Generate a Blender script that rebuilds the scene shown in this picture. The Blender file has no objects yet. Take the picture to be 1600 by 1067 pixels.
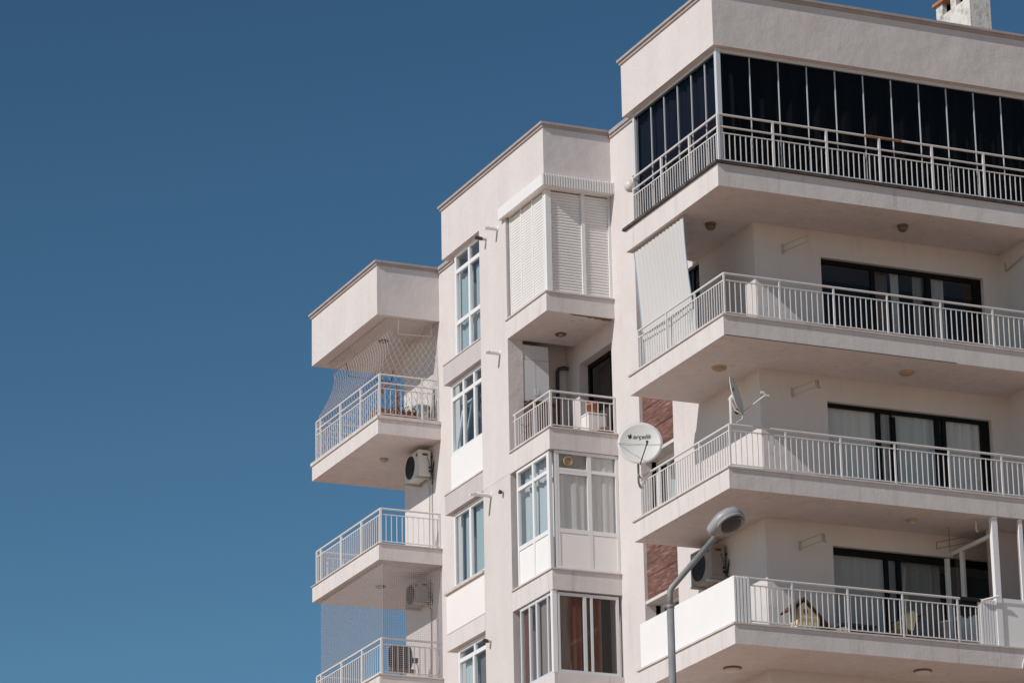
import bpy, bmesh, math, random
from mathutils import Vector, Matrix
random.seed(7)
SC = bpy.context.scene
COL = SC.collection
R = math.radians

# ------------------------------------------------------------------ camera
# building axes: +x runs along the fronts that face the viewer, +y runs back along the sunny side walls
CAM = Vector((-30.448, -58.656, 1.6))
FW = Vector((0.38756396, 0.86788752, 0.31074978))
RT = Vector((0.91532384, -0.40231813, -0.01795541))
UP = Vector((-0.10943699, -0.29139555, 0.95032214))
cd = bpy.data.cameras.new('camera')
cam = bpy.data.objects.new('camera', cd)
COL.objects.link(cam)
cd.sensor_width = 36.0
cd.lens = 5921.09 / 1600 * 36
cd.clip_start = 0.5
cd.clip_end = 6000
cam.matrix_world = Matrix(((RT.x, UP.x, -FW.x, CAM.x), (RT.y, UP.y, -FW.y, CAM.y), (RT.z, UP.z, -FW.z, CAM.z), (0, 0, 0, 1)))
SC.camera = cam

# ------------------------------------------------------------------ sky, sun, exposure
SUN_DIR = Vector((1.0, 0.24, -0.745)).normalized()      # direction the light travels
EL = math.asin(-SUN_DIR.z)
AZ = math.atan2(-SUN_DIR.x, -SUN_DIR.y)
w = bpy.data.worlds.new('World')
SC.world = w
w.use_nodes = True
nt = w.node_tree
bg = nt.nodes['Background']
sky = nt.nodes.new('ShaderNodeTexSky')
sky.sky_type = 'NISHITA'
sky.sun_disc = False
sky.sun_elevation = EL
sky.sun_rotation = AZ
sky.altitude = 0
sky.air_density = 1.0
sky.dust_density = 0.0
sky.ozone_density = 1.2
tone = nt.nodes.new('ShaderNodeHueSaturation')      # the photograph's deep, contrasty sky
tone.inputs['Hue'].default_value = 0.482
tone.inputs['Value'].default_value = 0.545
grade = nt.nodes.new('ShaderNodeGamma')
grade.inputs['Gamma'].default_value = 1.7
nt.links.new(sky.outputs[0], tone.inputs['Color'])
nt.links.new(tone.outputs[0], grade.inputs['Color'])
nt.links.new(grade.outputs[0], bg.inputs[0])
bg.inputs[1].default_value = 0.06
sd = bpy.data.lights.new('sun', 'SUN')
sd.energy = 3.5
sd.angle = R(0.5)
sd.color = (1.0, 0.952, 0.90)
so = bpy.data.objects.new('sun', sd)
COL.objects.link(so)
so.rotation_euler = SUN_DIR.to_track_quat('-Z', 'Y').to_euler()
SC.view_settings.view_transform = 'Standard'
SC.view_settings.look = 'None'
SC.view_settings.exposure = 0.0
SC.view_settings.gamma = 1.0
SC.view_settings.use_curve_mapping = False
SC.cycles.max_bounces = 8
SC.cycles.transparent_max_bounces = 12

# ------------------------------------------------------------------ materials
def mat(name, col, rough=0.7, metal=0.0, var=0.0, vscale=2.0, bump=0.0, bscale=20.0, stretch=None, stain=None, spec=0.3, low=0.0):
    m = bpy.data.materials.new(name)
    m.use_nodes = True
    n = m.node_tree.nodes
    L = m.node_tree.links
    b = n['Principled BSDF']
    b.inputs['Roughness'].default_value = rough
    b.inputs['Metallic'].default_value = metal
    b.inputs['Specular IOR Level'].default_value = spec
    b.inputs['Base Color'].default_value = (*col, 1)
    tc = n.new('ShaderNodeTexCoord')
    src = None
    if var:
        mp = n.new('ShaderNodeMapping')
        mp.inputs['Scale'].default_value = stretch or (1, 1, 1)
        L.new(tc.outputs['Object'], mp.inputs[0])
        nz = n.new('ShaderNodeTexNoise')
        nz.inputs['Scale'].default_value = vscale
        nz.inputs['Detail'].default_value = 6
        nz.inputs['Roughness'].default_value = 0.62
        L.new(mp.outputs[0], nz.inputs['Vector'])
        rp = n.new('ShaderNodeMapRange')
        rp.inputs[1].default_value = 0.3
        rp.inputs[2].default_value = 0.7
        rp.inputs[3].default_value = 1 - var
        rp.inputs[4].default_value = 1 + var * 0.6
        L.new(nz.outputs[0], rp.inputs[0])
        mx = n.new('ShaderNodeVectorMath')
        mx.operation = 'SCALE'
        mx.inputs[0].default_value = col
        L.new(rp.outputs[0], mx.inputs['Scale'])
        src = mx.outputs[0]
    if stain:
        scol, thr, amt, sc = stain
        mp = n.new('ShaderNodeMapping')
        mp.inputs['Scale'].default_value = sc
        L.new(tc.outputs['Object'], mp.inputs[0])
        nz = n.new('ShaderNodeTexNoise')
        nz.inputs['Scale'].default_value = 1.0
        nz.inputs['Detail'].default_value = 8
        nz.inputs['Roughness'].default_value = 0.68
        L.new(mp.outputs[0], nz.inputs['Vector'])
        rp = n.new('ShaderNodeMapRange')
        rp.inputs[1].default_value = thr
        rp.inputs[2].default_value = thr + 0.2
        rp.inputs[3].default_value = 0
        rp.inputs[4].default_value = amt
        L.new(nz.outputs[0], rp.inputs[0])
        mi = n.new('ShaderNodeMix')
        mi.data_type = 'RGBA'
        L.new(rp.outputs[0], mi.inputs[0])
        if src:
            L.new(src, mi.inputs[6])
        else:
            mi.inputs[6].default_value = (*col, 1)
        mi.inputs[7].default_value = (*scol, 1)
        src = mi.outputs[2]
    if src:
        L.new(src, b.inputs['Base Color'])
    if bump or low:
        prev = None
        for amt, scl, det in ((bump, bscale, 8), (low, 1.6, 3)):
            if not amt:
                continue
            nz = n.new('ShaderNodeTexNoise')
            nz.inputs['Scale'].default_value = scl
            nz.inputs['Detail'].default_value = det
            L.new(tc.outputs['Object'], nz.inputs['Vector'])
            bp = n.new('ShaderNodeBump')
            bp.inputs['Strength'].default_value = 1.0
            bp.inputs['Distance'].default_value = amt
            L.new(nz.outputs[0], bp.inputs['Height'])
            if prev:
                L.new(prev, bp.inputs['Normal'])
            prev = bp.outputs[0]
        L.new(prev, b.inputs['Normal'])
    return m

def glass_mat(name, tint=(0.96, 0.97, 0.97), boost=1.0):
    m = bpy.data.materials.new(name)
    m.use_nodes = True
    n = m.node_tree.nodes
    L = m.node_tree.links
    n.remove(n['Principled BSDF'])
    t = n.new('ShaderNodeBsdfTransparent')
    t.inputs[0].default_value = (*tint, 1)
    g = n.new('ShaderNodeBsdfGlossy')
    g.inputs['Roughness'].default_value = 0.02
    f = n.new('ShaderNodeFresnel')
    geo = n.new('ShaderNodeNewGeometry')         # a thin pane: both sides meet air
    io = n.new('ShaderNodeMath')
    io.operation = 'MULTIPLY_ADD'
    io.inputs[1].default_value = 1 / 1.5 - 1.5
    io.inputs[2].default_value = 1.5
    L.new(geo.outputs['Backfacing'], io.inputs[0])
    L.new(io.outputs[0], f.inputs[0])
    tc = n.new('ShaderNodeTexCoord')
    nz = n.new('ShaderNodeTexNoise')
    nz.inputs['Scale'].default_value = 1.3
    L.new(tc.outputs['Object'], nz.inputs['Vector'])
    bp = n.new('ShaderNodeBump')
    bp.inputs['Distance'].default_value = 0.01
    L.new(nz.outputs[0], bp.inputs['Height'])
    L.new(bp.outputs[0], g.inputs['Normal'])
    mu = n.new('ShaderNodeMath')
    mu.operation = 'MULTIPLY'
    mu.inputs[1].default_value = boost
    L.new(f.outputs[0], mu.inputs[0])
    mx = n.new('ShaderNodeMixShader')
    L.new(mu.outputs[0], mx.inputs[0])
    L.new(t.outputs[0], mx.inputs[1])
    L.new(g.outputs[0], mx.inputs[2])
    L.new(mx.outputs[0], n['Material Output'].inputs[0])
    return m

PINK = (0.655, 0.602, 0.585)
M = {}
M['plaster'] = mat('plaster', PINK, 0.85, var=0.05, vscale=0.9, bump=0.004, bscale=26, stretch=(1.4, 1.4, 0.6), stain=((0.40, 0.355, 0.335), 0.57, 0.32, (4.5, 4.5, 0.4)), low=0.03)
M['plaster_grey'] = mat('plaster_grey', (0.635, 0.585, 0.565), 0.85, var=0.06, vscale=1.1, bump=0.004, bscale=26, stretch=(1.5, 1.5, 0.6), low=0.02)
M['plaster_spandrel'] = mat('plaster_spandrel', (0.54, 0.495, 0.482), 0.85, var=0.06, vscale=1.1, bump=0.004, bscale=26, stretch=(1.5, 1.5, 0.6), stain=((0.34, 0.30, 0.285), 0.56, 0.35, (5, 5, 0.5)))
M['plaster_white'] = mat('plaster_white', (0.80, 0.755, 0.735), 0.8, var=0.04, vscale=1.0, bump=0.003, bscale=26)
M['plaster_slab'] = mat('plaster_slab', (0.665, 0.613, 0.595), 0.85, var=0.06, vscale=1.0, bump=0.004, bscale=24, stretch=(2.5, 2.5, 0.5), stain=((0.34, 0.30, 0.285), 0.54, 0.5, (6.5, 6.5, 0.6)), low=0.02)
M['plaster_inside'] = mat('plaster_inside', (0.62, 0.56, 0.55), 0.85, var=0.05, vscale=0.8, bump=0.003, bscale=24, low=0.02)
M['coping'] = mat('coping', (0.42, 0.36, 0.345), 0.6, var=0.12, vscale=3, bump=0.004, bscale=30)
M['edging'] = mat('edging', (0.62, 0.56, 0.53), 0.6, var=0.15, vscale=4, stain=((0.25, 0.2, 0.18), 0.6, 0.5, (3, 3, 3)))
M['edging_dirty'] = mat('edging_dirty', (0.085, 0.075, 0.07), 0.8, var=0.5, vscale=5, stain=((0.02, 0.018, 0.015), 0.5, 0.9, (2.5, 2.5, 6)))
M['pvc'] = mat('pvc', (0.80, 0.785, 0.785), 0.35, var=0.03, vscale=3)
M['pvc_panel'] = mat('pvc_panel', (0.86, 0.83, 0.81), 0.4, var=0.02, vscale=2)
M['alu'] = mat('alu', (0.66, 0.68, 0.70), 0.35, metal=0.15)
M['rail'] = mat('rail', (0.70, 0.67, 0.655), 0.4, var=0.04, vscale=6, stain=((0.42, 0.22, 0.12), 0.70, 0.8, (1.3, 1.3, 1.3)))
M['rail_rust'] = mat('rail_rust', (0.42, 0.24, 0.15), 0.7, var=0.4, vscale=8)
M['shutter'] = mat('shutter', (0.80, 0.775, 0.76), 0.4, var=0.02, vscale=2)
M['wood_panel'] = mat('wood_panel', (0.17, 0.082, 0.066), 0.75, var=0.55, vscale=2.2, stretch=(1, 1.0, 7.0), bump=0.008, bscale=30, stain=((0.46, 0.28, 0.24), 0.52, 0.75, (2, 2.6, 22)))
M['black_frame'] = mat('black_frame', (0.008, 0.008, 0.008), 0.5, spec=0.1)
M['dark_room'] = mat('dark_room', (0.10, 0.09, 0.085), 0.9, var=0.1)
M['curtain_white'] = mat('curtain_white', (0.80, 0.79, 0.775), 0.9, var=0.05, vscale=3, stretch=(6, 6, .3))
M['curtain_grey'] = mat('curtain_grey', (0.46, 0.44, 0.42), 0.9, var=0.08, vscale=3, stretch=(6, 6, .3))
M['curtain_teal'] = mat('curtain_teal', (0.63, 0.685, 0.69), 0.9, var=0.06, vscale=3, stretch=(6, 6, .3))
M['curtain_navy'] = mat('curtain_navy', (0.018, 0.021, 0.045), 0.9, var=0.25, vscale=3, stretch=(6, 6, .2))
M['curtain_black'] = mat('curtain_black', (0.010, 0.010, 0.011), 0.95, var=0.3, vscale=3, stretch=(6, 6, .2))
M['curtain_brown'] = mat('curtain_brown', (0.26, 0.135, 0.105), 0.9, var=0.12, vscale=3, stretch=(6, 6, .3))
M['curtain_taupe'] = mat('curtain_taupe', (0.30, 0.235, 0.21), 0.9, var=0.12, vscale=3, stretch=(6, 6, .3))
M['glass'] = glass_mat('glass')
M['glass_sky'] = glass_mat('glass_sky', (0.80, 0.88, 0.90), 1.3)
M['glass_dark'] = glass_mat('glass_dark', (0.55, 0.55, 0.55), 0.4)
M['glass_smoke'] = glass_mat('glass_smoke', (0.80, 0.76, 0.73), 1.0)
M['glass_mid'] = glass_mat('glass_mid', (0.74, 0.75, 0.75), 1.0)
M['ac_white'] = mat('ac_white', (0.62, 0.60, 0.57), 0.5, var=0.06, vscale=3, stain=((0.28, 0.2, 0.13), 0.6, 0.6, (3, 3, 3)))
M['ac_dirty'] = mat('ac_dirty', (0.30, 0.265, 0.24), 0.6, var=0.12, vscale=3, stain=((0.2, 0.13, 0.08), 0.55, 0.7, (4, 4, 2)))
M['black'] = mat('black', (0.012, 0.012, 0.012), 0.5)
M['dark_grey'] = mat('dark_grey', (0.05, 0.05, 0.052), 0.5, var=0.1)
M['cable'] = mat('cable', (0.45, 0.40, 0.37), 0.6)
M['dish'] = mat('dish', (0.66, 0.65, 0.63), 0.45, var=0.03, vscale=3)
M['galv'] = mat('galv', (0.27, 0.265, 0.265), 0.5, metal=0.1, var=0.2, vscale=7)
M['lamp_head'] = mat('lamp_head', (0.33, 0.33, 0.34), 0.35, var=0.08, vscale=6)
M['lamp_glass'] = mat('lamp_glass', (0.035, 0.035, 0.037), 0.15, spec=0.6)
M['lamp_dark'] = mat('lamp_dark', (0.16, 0.12, 0.09), 0.5, var=0.15, vscale=8)
M['lamp_tan'] = mat('lamp_tan', (0.42, 0.29, 0.17), 0.5, var=0.2, vscale=6)
M['lamp_beige'] = mat('lamp_beige', (0.50, 0.41, 0.33), 0.4, var=0.1, vscale=8)
M['lamp_glow'] = mat('lamp_glow', (0.66, 0.60, 0.56), 0.3)
M['net'] = mat('net', (0.50, 0.43, 0.405), 0.8)
M['net_fine'] = mat('net_fine', (0.44, 0.40, 0.40), 0.8)
M['awning'] = mat('awning', (0.56, 0.545, 0.535), 0.9, var=0.03, vscale=2, stretch=(1, 12, .2))
M['awning_trim'] = mat('awning_trim', (0.26, 0.36, 0.48), 0.9)
M['terracotta'] = mat('terracotta', (0.42, 0.17, 0.09), 0.8, var=0.1)
M['red_planter'] = mat('red_planter', (0.22, 0.05, 0.035), 0.7, var=0.15)
M['leaf'] = mat('leaf', (0.06, 0.09, 0.03), 0.7, var=0.3, vscale=9)
M['brown_wood'] = mat('brown_wood', (0.36, 0.16, 0.07), 0.5, var=0.15, vscale=6)
M['dark_wood'] = mat('dark_wood', (0.10, 0.055, 0.04), 0.6, var=0.2, vscale=6)
M['cream'] = mat('cream', (0.80, 0.68, 0.42), 0.8, var=0.1, vscale=5)
M['cupboard'] = mat('cupboard', (0.66, 0.66, 0.68), 0.45, var=0.02)
M['grey_box'] = mat('grey_box', (0.33, 0.32, 0.32), 0.8, var=0.08)
M['cyan'] = mat('cyan', (0.25, 0.62, 0.70), 0.5)
M['white_box'] = mat('white_box', (0.78, 0.72, 0.69), 0.6, var=0.04)
M['chimney'] = mat('chimney', (0.66, 0.63, 0.585), 0.85, var=0.12, bump=0.01, bscale=14, stain=((0.20, 0.175, 0.16), 0.50, 0.8, (5, 3, 3.5)))
M['bounce_dark'] = mat('bounce_dark', (0.07, 0.055, 0.05), 0.6, var=0.1)  # tones of the unseen floor sheets, chosen for their bounce light
M['bounce_pale'] = mat('bounce_pale', (0.42, 0.36, 0.32), 0.6, var=0.1)
M['bounce_mid'] = mat('bounce_mid', (0.30, 0.25, 0.22), 0.6, var=0.1)
M['roof'] = mat('roof', (0.22, 0.19, 0.17), 0.9, var=0.15)
M['ground'] = mat('ground', (0.52, 0.36, 0.265), 0.95, var=0.2, vscale=0.15)
M['peel'] = mat('peel', (0.20, 0.12, 0.09), 0.9, var=0.3, vscale=6)
M['ink'] = mat('ink', (0.04, 0.04, 0.045), 0.6)

for k_ in ('curtain_white', 'curtain_grey', 'curtain_teal', 'curtain_brown', 'curtain_taupe'):
    n_, L_ = M[k_].node_tree.nodes, M[k_].node_tree.links      # woven cloth lets some light through
    pb_ = n_['Principled BSDF']
    tr_ = n_.new('ShaderNodeBsdfTranslucent')
    L_.new(pb_.inputs['Base Color'].links[0].from_socket, tr_.inputs['Color'])
    ms_ = n_.new('ShaderNodeMixShader')
    ms_.inputs[0].default_value = 0.22
    L_.new(pb_.outputs[0], ms_.inputs[1])
    L_.new(tr_.outputs[0], ms_.inputs[2])
    L_.new(ms_.outputs[0], n_['Material Output'].inputs[0])

# ------------------------------------------------------------------ helpers
WORLD = {}                      # world origin of every object made here

class MB:
    def __init__(s):
        s.v = []
        s.f = []
    def quad(s, a, b, c, d):
        i = len(s.v)
        s.v += [a, b, c, d]
        s.f.append((i, i + 1, i + 2, i + 3))
        return s
    def box(s, x0, x1, y0, y1, z0, z1):
        if x0 > x1: x0, x1 = x1, x0
        if y0 > y1: y0, y1 = y1, y0
        if z0 > z1: z0, z1 = z1, z0
        i = len(s.v)
        s.v += [(x0, y0, z0), (x1, y0, z0), (x1, y1, z0), (x0, y1, z0), (x0, y0, z1), (x1, y0, z1), (x1, y1, z1), (x0, y1, z1)]
        s.f += [tuple(i + k for k in q) for q in ((3, 2, 1, 0), (4, 5, 6, 7), (0, 1, 5, 4), (1, 2, 6, 5), (2, 3, 7, 6), (3, 0, 4, 7))]
        return s
    def prism(s, pts, d):
        """polygon pts (3d) extruded by vector d"""
        i = len(s.v)
        n = len(pts)
        s.v += [tuple(p) for p in pts] + [tuple(Vector(p) + Vector(d)) for p in pts]
        s.f.append(tuple(i + k for k in reversed(range(n))))
        s.f.append(tuple(i + n + k for k in range(n)))
        for k in range(n):
            s.f.append((i + k, i + (k + 1) % n, i + n + (k + 1) % n, i + n + k))
        return s
    def tube(s, pts, r, n=8, r2=None):
        pts = [Vector(p) for p in pts]
        rings = []
        up = None
        for k, p in enumerate(pts):
            if k == 0: d = pts[1] - p
            elif k == len(pts) - 1: d = p - pts[k - 1]
            else: d = (pts[k + 1] - p).normalized() + (p - pts[k - 1]).normalized()
            d.normalize()
            if up is None:
                up = d.orthogonal().normalized()
            else:
                up = (up - d * up.dot(d))
                up = up.normalized() if up.length > 1e-6 else d.orthogonal().normalized()
            sd_ = d.cross(up)
            rr = r if r2 is None else r + (r2 - r) * k / (len(pts) - 1)
            i = len(s.v)
            for a in range(n):
                t = 2 * math.pi * a / n
                s.v.append(tuple(p + (up * math.cos(t) + sd_ * math.sin(t)) * rr))
            rings.append(i)
        for a, b in zip(rings, rings[1:]):
            for k in range(n):
                s.f.append((a + k, a + (k + 1) % n, b + (k + 1) % n, b + k))
        s.f.append(tuple(rings[0] + k for k in reversed(range(n))))
        s.f.append(tuple(rings[-1] + k for k in range(n)))
        return s
    def lathe(s, prof, base, ax=(0, 0, 1), n=24):
        """prof = [(radius, height)] turned about the axis through base"""
        ax = Vector(ax).normalized()
        u = ax.orthogonal().normalized()
        v = ax.cross(u)
        base = Vector(base)
        rings = []
        for (r, h) in prof:
            i = len(s.v)
            for a in range(n):
                t = 2 * math.pi * a / n
                s.v.append(tuple(base + ax * h + (u * math.cos(t) + v * math.sin(t)) * max(r, 1e-4)))
            rings.append(i)
        for a, b in zip(rings, rings[1:]):
            for k in range(n):
                s.f.append((a + k, a + (k + 1) % n, b + (k + 1) % n, b + k))
        s.f.append(tuple(rings[0] + k for k in reversed(range(n))))
        s.f.append(tuple(rings[-1] + k for k in range(n)))
        return s
    def build(s, name, m, parent=None, smooth=False, bevel=0.0):
        me = bpy.data.meshes.new(name)
        if parent is not None:
            base = Vector((0, 0, 0))
        else:
            xs = [Vector(v) for v in s.v]
            base = Vector((sum(v.x for v in xs) / len(xs), sum(v.y for v in xs) / len(xs), min(v.z for v in xs)))
        me.from_pydata([tuple(Vector(v) - base) for v in s.v], [], s.f)
        bm = bmesh.new()
        bm.from_mesh(me)
        if len(s.f) > 2:
            bmesh.ops.recalc_face_normals(bm, faces=bm.faces)
        bm.to_mesh(me)
        bm.free()
        me.materials.append(M[m])
        if smooth:
            me.polygons.foreach_set('use_smooth', [True] * len(me.polygons))
        o = bpy.data.objects.new(name, me)
        COL.objects.link(o)
        if parent is not None:
            o.parent = parent
            o.location = base - WORLD[parent]
        else:
            o.location = base
        WORLD[o] = base
        if bevel:
            b = o.modifiers.new('bevel', 'BEVEL')
            b.width = bevel
            b.segments = 2
            b.limit_method = 'ANGLE'
        return o

def tag(o, label, cat, group=None, kind=None):
    if label: o['label'] = label
    if cat: o['category'] = cat
    if group: o['group'] = group
    if kind: o['kind'] = kind
    return o

def thing(name, loc, label, cat, group=None):
    o = bpy.data.objects.new(name, None)
    o.empty_display_size = 0.3
    COL.objects.link(o)
    o.location = loc
    WORLD[o] = Vector(loc)
    return tag(o, label, cat, group)

def copy_tree(o, parent=None):
    c = o.copy()
    COL.objects.link(c)
    if parent is not None:
        c.parent = parent
    for ch in o.children:
        copy_tree(ch, c)
    return c

def wall_cells(mb, axis, c0, c1, a0, a1, z0, z1, holes):
    """wall slab between planes c0..c1 of the axis, spanning a0..a1 and z0..z1, less the holes (a0,a1,z0,z1)"""
    A = sorted({a0, a1, *[h[0] for h in holes], *[h[1] for h in holes]})
    A = [a for a in A if a0 <= a <= a1]
    for p, q in zip(A, A[1:]):
        zz = sorted([(h[2], h[3]) for h in holes if h[0] <= p + 1e-6 and h[1] >= q - 1e-6])
        cur = z0
        for (h0, h1) in zz + [(z1, z1)]:
            if h0 > cur + 1e-6:
                if axis == 'x': mb.box(c0, c1, p, q, cur, h0)
                else: mb.box(p, q, c0, c1, cur, h0)
            cur = max(cur, h1)

def bx(mb, axis, c0, c1, a0, a1, z0, z1):
    """box given by its depth range c along the axis and its spread a on the other horizontal axis"""
    if axis == 'x': mb.box(c0, c1, a0, a1, z0, z1)
    else: mb.box(a0, a1, c0, c1, z0, z1)

def sheet(mb, axis, c, a0, a1, z0, z1):
    if axis == 'x': mb.quad((c, a0, z0), (c, a0, z1), (c, a1, z1), (c, a1, z0))
    else: mb.quad((a0, c, z0), (a1, c, z0), (a1, c, z1), (a0, c, z1))

def curtain(axis, c, a0, a1, z0, z1, m, parent, amp=0.03, pitch=0.16, name='curtain', seed=0):
    rnd = random.Random(seed + int(a0 * 97 + z0 * 31))
    mb = MB()
    n = max(8, int(abs(a1 - a0) / 0.02))
    ph = [rnd.uniform(0, 6.28) for _ in range(4)]
    rows = 5
    idx = []
    for j in range(rows):
        t = j / (rows - 1)
        row = []
        for i in range(n + 1):
            a = a0 + (a1 - a0) * i / n
            k = 2 * math.pi * a / pitch
            d = amp * (math.sin(k + ph[0]) * 0.6 + math.sin(k * 0.53 + ph[1]) * 0.6 + 0.25 * math.sin(k * 2.1 + ph[2])) * (0.6 + 0.4 * (1 - t))
            p = (c + d, a, z0 + (z1 - z0) * t) if axis == 'x' else (a, c + d, z0 + (z1 - z0) * t)
            row.append(len(mb.v))
            mb.v.append(p)
        idx.append(row)
    for r0, r1 in zip(idx, idx[1:]):
        for i in range(n):
            mb.f.append((r0[i], r0[i + 1], r1[i + 1], r1[i]))
    return mb.build(name, m, parent, smooth=True)

def window(name, parent, axis, c, a0, a1, z0, z1, mull=(), trans=(), fw=0.06, depth=0.07, frame='pvc', glass='glass', curtains=(), bars=()):
    """frame with outward side at c (facing -axis); mull = (a, z0, z1[, width]); trans = (z, a0, a1[, width])"""
    mb = MB()
    bx(mb, axis, c, c + depth, a0, a0 + fw, z0, z1)
    bx(mb, axis, c, c + depth, a1 - fw, a1, z0, z1)
    bx(mb, axis, c + .001, c + depth - .001, a0 + fw, a1 - fw, z0, z0 + fw)
    bx(mb, axis, c + .001, c + depth - .001, a0 + fw, a1 - fw, z1 - fw, z1)
    for t in mull:
        wd = t[3] if len(t) > 3 else fw
        bx(mb, axis, c + .003, c + depth - .003, t[0] - wd / 2, t[0] + wd / 2, t[1], t[2])
    for t in trans:
        wd = t[3] if len(t) > 3 else fw
        bx(mb, axis, c + .005, c + depth - .005, t[1], t[2], t[0] - wd / 2, t[0] + wd / 2)
    f = mb.build(name, frame, parent)
    g = MB()
    sheet(g, axis, c + depth * .5, a0 + fw * .5, a1 - fw * .5, z0 + fw * .5, z1 - fw * .5)
    g.build('pane', glass, f)
    for cu in curtains:      # (a0, a1, z0, z1, material[, amp, pitch, offset])
        am = cu[5] if len(cu) > 5 else 0.025
        pi = cu[6] if len(cu) > 6 else 0.16
        off = cu[7] if len(cu) > 7 else 0.16
        curtain(axis, c + depth + off, cu[0], cu[1], cu[2], cu[3], cu[4], f, am, pi)
    return f

# ------------------------------------------------------------------ ground
g = MB()
g.quad((-3000, -3000, 0), (3000, -3000, 0), (3000, 3000, 0), (-3000, 3000, 0))
tag(g.build('ground', 'ground'), None, None, None, 'structure')

# ------------------------------------------------------------------ the apartment block
B = thing('apartment_building', (3.0, 8.0, 0.0), 'pale pink stepped apartment block with white railed balconies filling the right half', 'apartment building')

ZB = {4: 17.43, 3: 20.31, 2: 23.22, 1: 26.14, 0: 28.96}      # undersides of the balcony slabs
ZT = {4: 17.79, 3: 20.69, 2: 23.60, 1: 26.58}                # tops
XW, YW = 1.53, 1.57                                          # set-back wall planes
XR = 6.93

# main walls ---------------------------------------------------------------
wb = MB()
doors = [(2.96, 6.55, 23.62, 25.62), (2.96, 6.55, 20.72, 22.73), (2.94, 6.55, 17.80, 19.90)]
wall_cells(wb, 'y', YW, YW + .24, XW + .24, XR, 0, 28.96, doors)                 # front wall
side_holes = [(3.90, 5.20, 23.62, 26.12), (5.25, 6.75, 16.0, 28.9)]
wall_cells(wb, 'x', XW, XW + .24, YW, 7.77 + .2, 0, 30.08, side_holes)           # side wall with pier
wb.box(XW, XW + .24, 7.97, 13.0, 0, 23.20)
wb.box(XR, 14, 0.45, YW + .24, 0, 28.96)                                          # right hand return
wb.box(XW, XW + .24, 13.2, 17.0, 0, 30.1)                                         # recess between middle and left
wb.build('wall', 'plaster', B)

# infill strip between the tower pier and the corner: wood panels and windows
for (z0, z1) in ((22.90, 24.35), (19.95, 21.40)):
    p = MB()
    h = (z1 - z0)
    for k in range(3):
        zz0 = z0 + h * k / 3
        p.box(XW + .07, XW + .13, 5.25, 6.75, zz0 + (.012 if k else 0), z0 + h * (k + 1) / 3)
    p.box(XW + .085, XW + .128, 5.251, 6.749, z0 + .01, z1 - .01)
    p.build('wood_panel', 'wood_panel', B)
for z0 in (22.86, 19.91):
    MB().box(XW + .02, XW + .5, 5.25, 6.75, z0 - .03, z0 + .035).build('lintel', 'plaster_slab', B)
for (z0, z1) in ((21.40, 22.83), (18.45, 19.88)):
    window('window', B, 'x', XW + .34, 5.25, 6.75, z0, z1, mull=((5.75, z0, z1), (6.25, z0, z1)), glass='glass_sky',
           curtains=((5.3, 6.2, z0, z1, 'curtain_white'), (6.3, 6.72, z0, z1, 'curtain_white')))
# inside: floors, backs of the rooms
ib = MB()
for k in (1, 2, 3, 4):
    ib.box(XW + .24, 12, YW + .24, 17, ZB[k] + .02, ZT[k] - .02)
ib.build('floor_slab', 'plaster_inside', B)
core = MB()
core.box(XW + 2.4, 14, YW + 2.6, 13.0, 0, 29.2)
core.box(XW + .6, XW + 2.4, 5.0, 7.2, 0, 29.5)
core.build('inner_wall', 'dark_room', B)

# tower balcony slabs and edgings -------------------------------------------
for k in (1, 2, 3, 4):
    sl = MB()
    sl.box(0, 14, 0, YW + .12, ZB[k], ZT[k])
    sl.box(0, XW + .12, YW + .12, 4.0, ZB[k], ZT[k])
    o = sl.build('balcony_slab', 'plaster_slab', B)
    e = MB()
    t = 0.055 if k == 1 else 0.035
    ov = 0.05 if k == 1 else 0.03
    e.box(-ov, 14, -ov, .32, ZT[k] + .002, ZT[k] + t)
    e.box(-ov, .32, .32, 4.0 + ov, ZT[k] + .002, ZT[k] + t)
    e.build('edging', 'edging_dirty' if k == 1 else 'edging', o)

    ft = MB()  # unseen floor sheets added to steer bounce light, toned per floor
    ft.box(.325, 6.93, .325, 1.565, ZT[k] + .002, ZT[k] + .012)
    ft.box(.325, 1.525, 1.565, 3.98, ZT[k] + .002, ZT[k] + .012)
    ft.build('bounce_floor', {1: 'bounce_dark', 2: 'bounce_dark', 3: 'bounce_pale', 4: 'bounce_mid'}[k], o)

    if k == 2:
        ds = MB()
        ds.box(.02, 4.9, -.008, -.0005, ZB[k] - .004, ZB[k] + .014)
        ds.build('drip_strip', 'lamp_dark', o)

# tower roof -----------------------------------------------------------------
def coping(mb, x0, x1, y0, y1, z, ov=.065, t=.05):
    mb.box(x0 - ov, x1, y0 - ov, y0 + .3, z + .06, z + .06 + t)
    mb.box(x0 - ov, x0 + .3, y0 + .3, y1 + ov, z + .06, z + .06 + t)
    mb.box(x0 - .03, x1, y0 - .03, y0 + .26, z, z + .06)
    mb.box(x0 - .03, x0 + .26, y0 + .26, y1 + .03, z, z + .06)
pp = MB()
pp.box(0, 14, 0, 4.0, 28.96, 30.06)
o = pp.build('roof_parapet', 'plaster', B)
cp = MB()
coping(cp, 0, 14, 0, 4.0, 30.062)
cp.build('coping', 'coping', o)
# middle roof
pp = MB()
pp.box(0, 6, 7.77, 13.2, 29.0, 30.13)
o = pp.build('roof_parapet', 'plaster', B)
cp = MB()
coping(cp, 0, XW, 7.77, 13.2, 30.132)
cp.build('coping', 'coping', o)
# left roof
pp = MB()
pp.box(0, 6, 17.0, 21.15, 28.96, 30.13)
o = pp.build('roof_parapet', 'plaster', B)
cp = MB()
coping(cp, 0, XW, 17.0, 21.15, 30.132)
cp.build('coping', 'coping', o)
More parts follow.
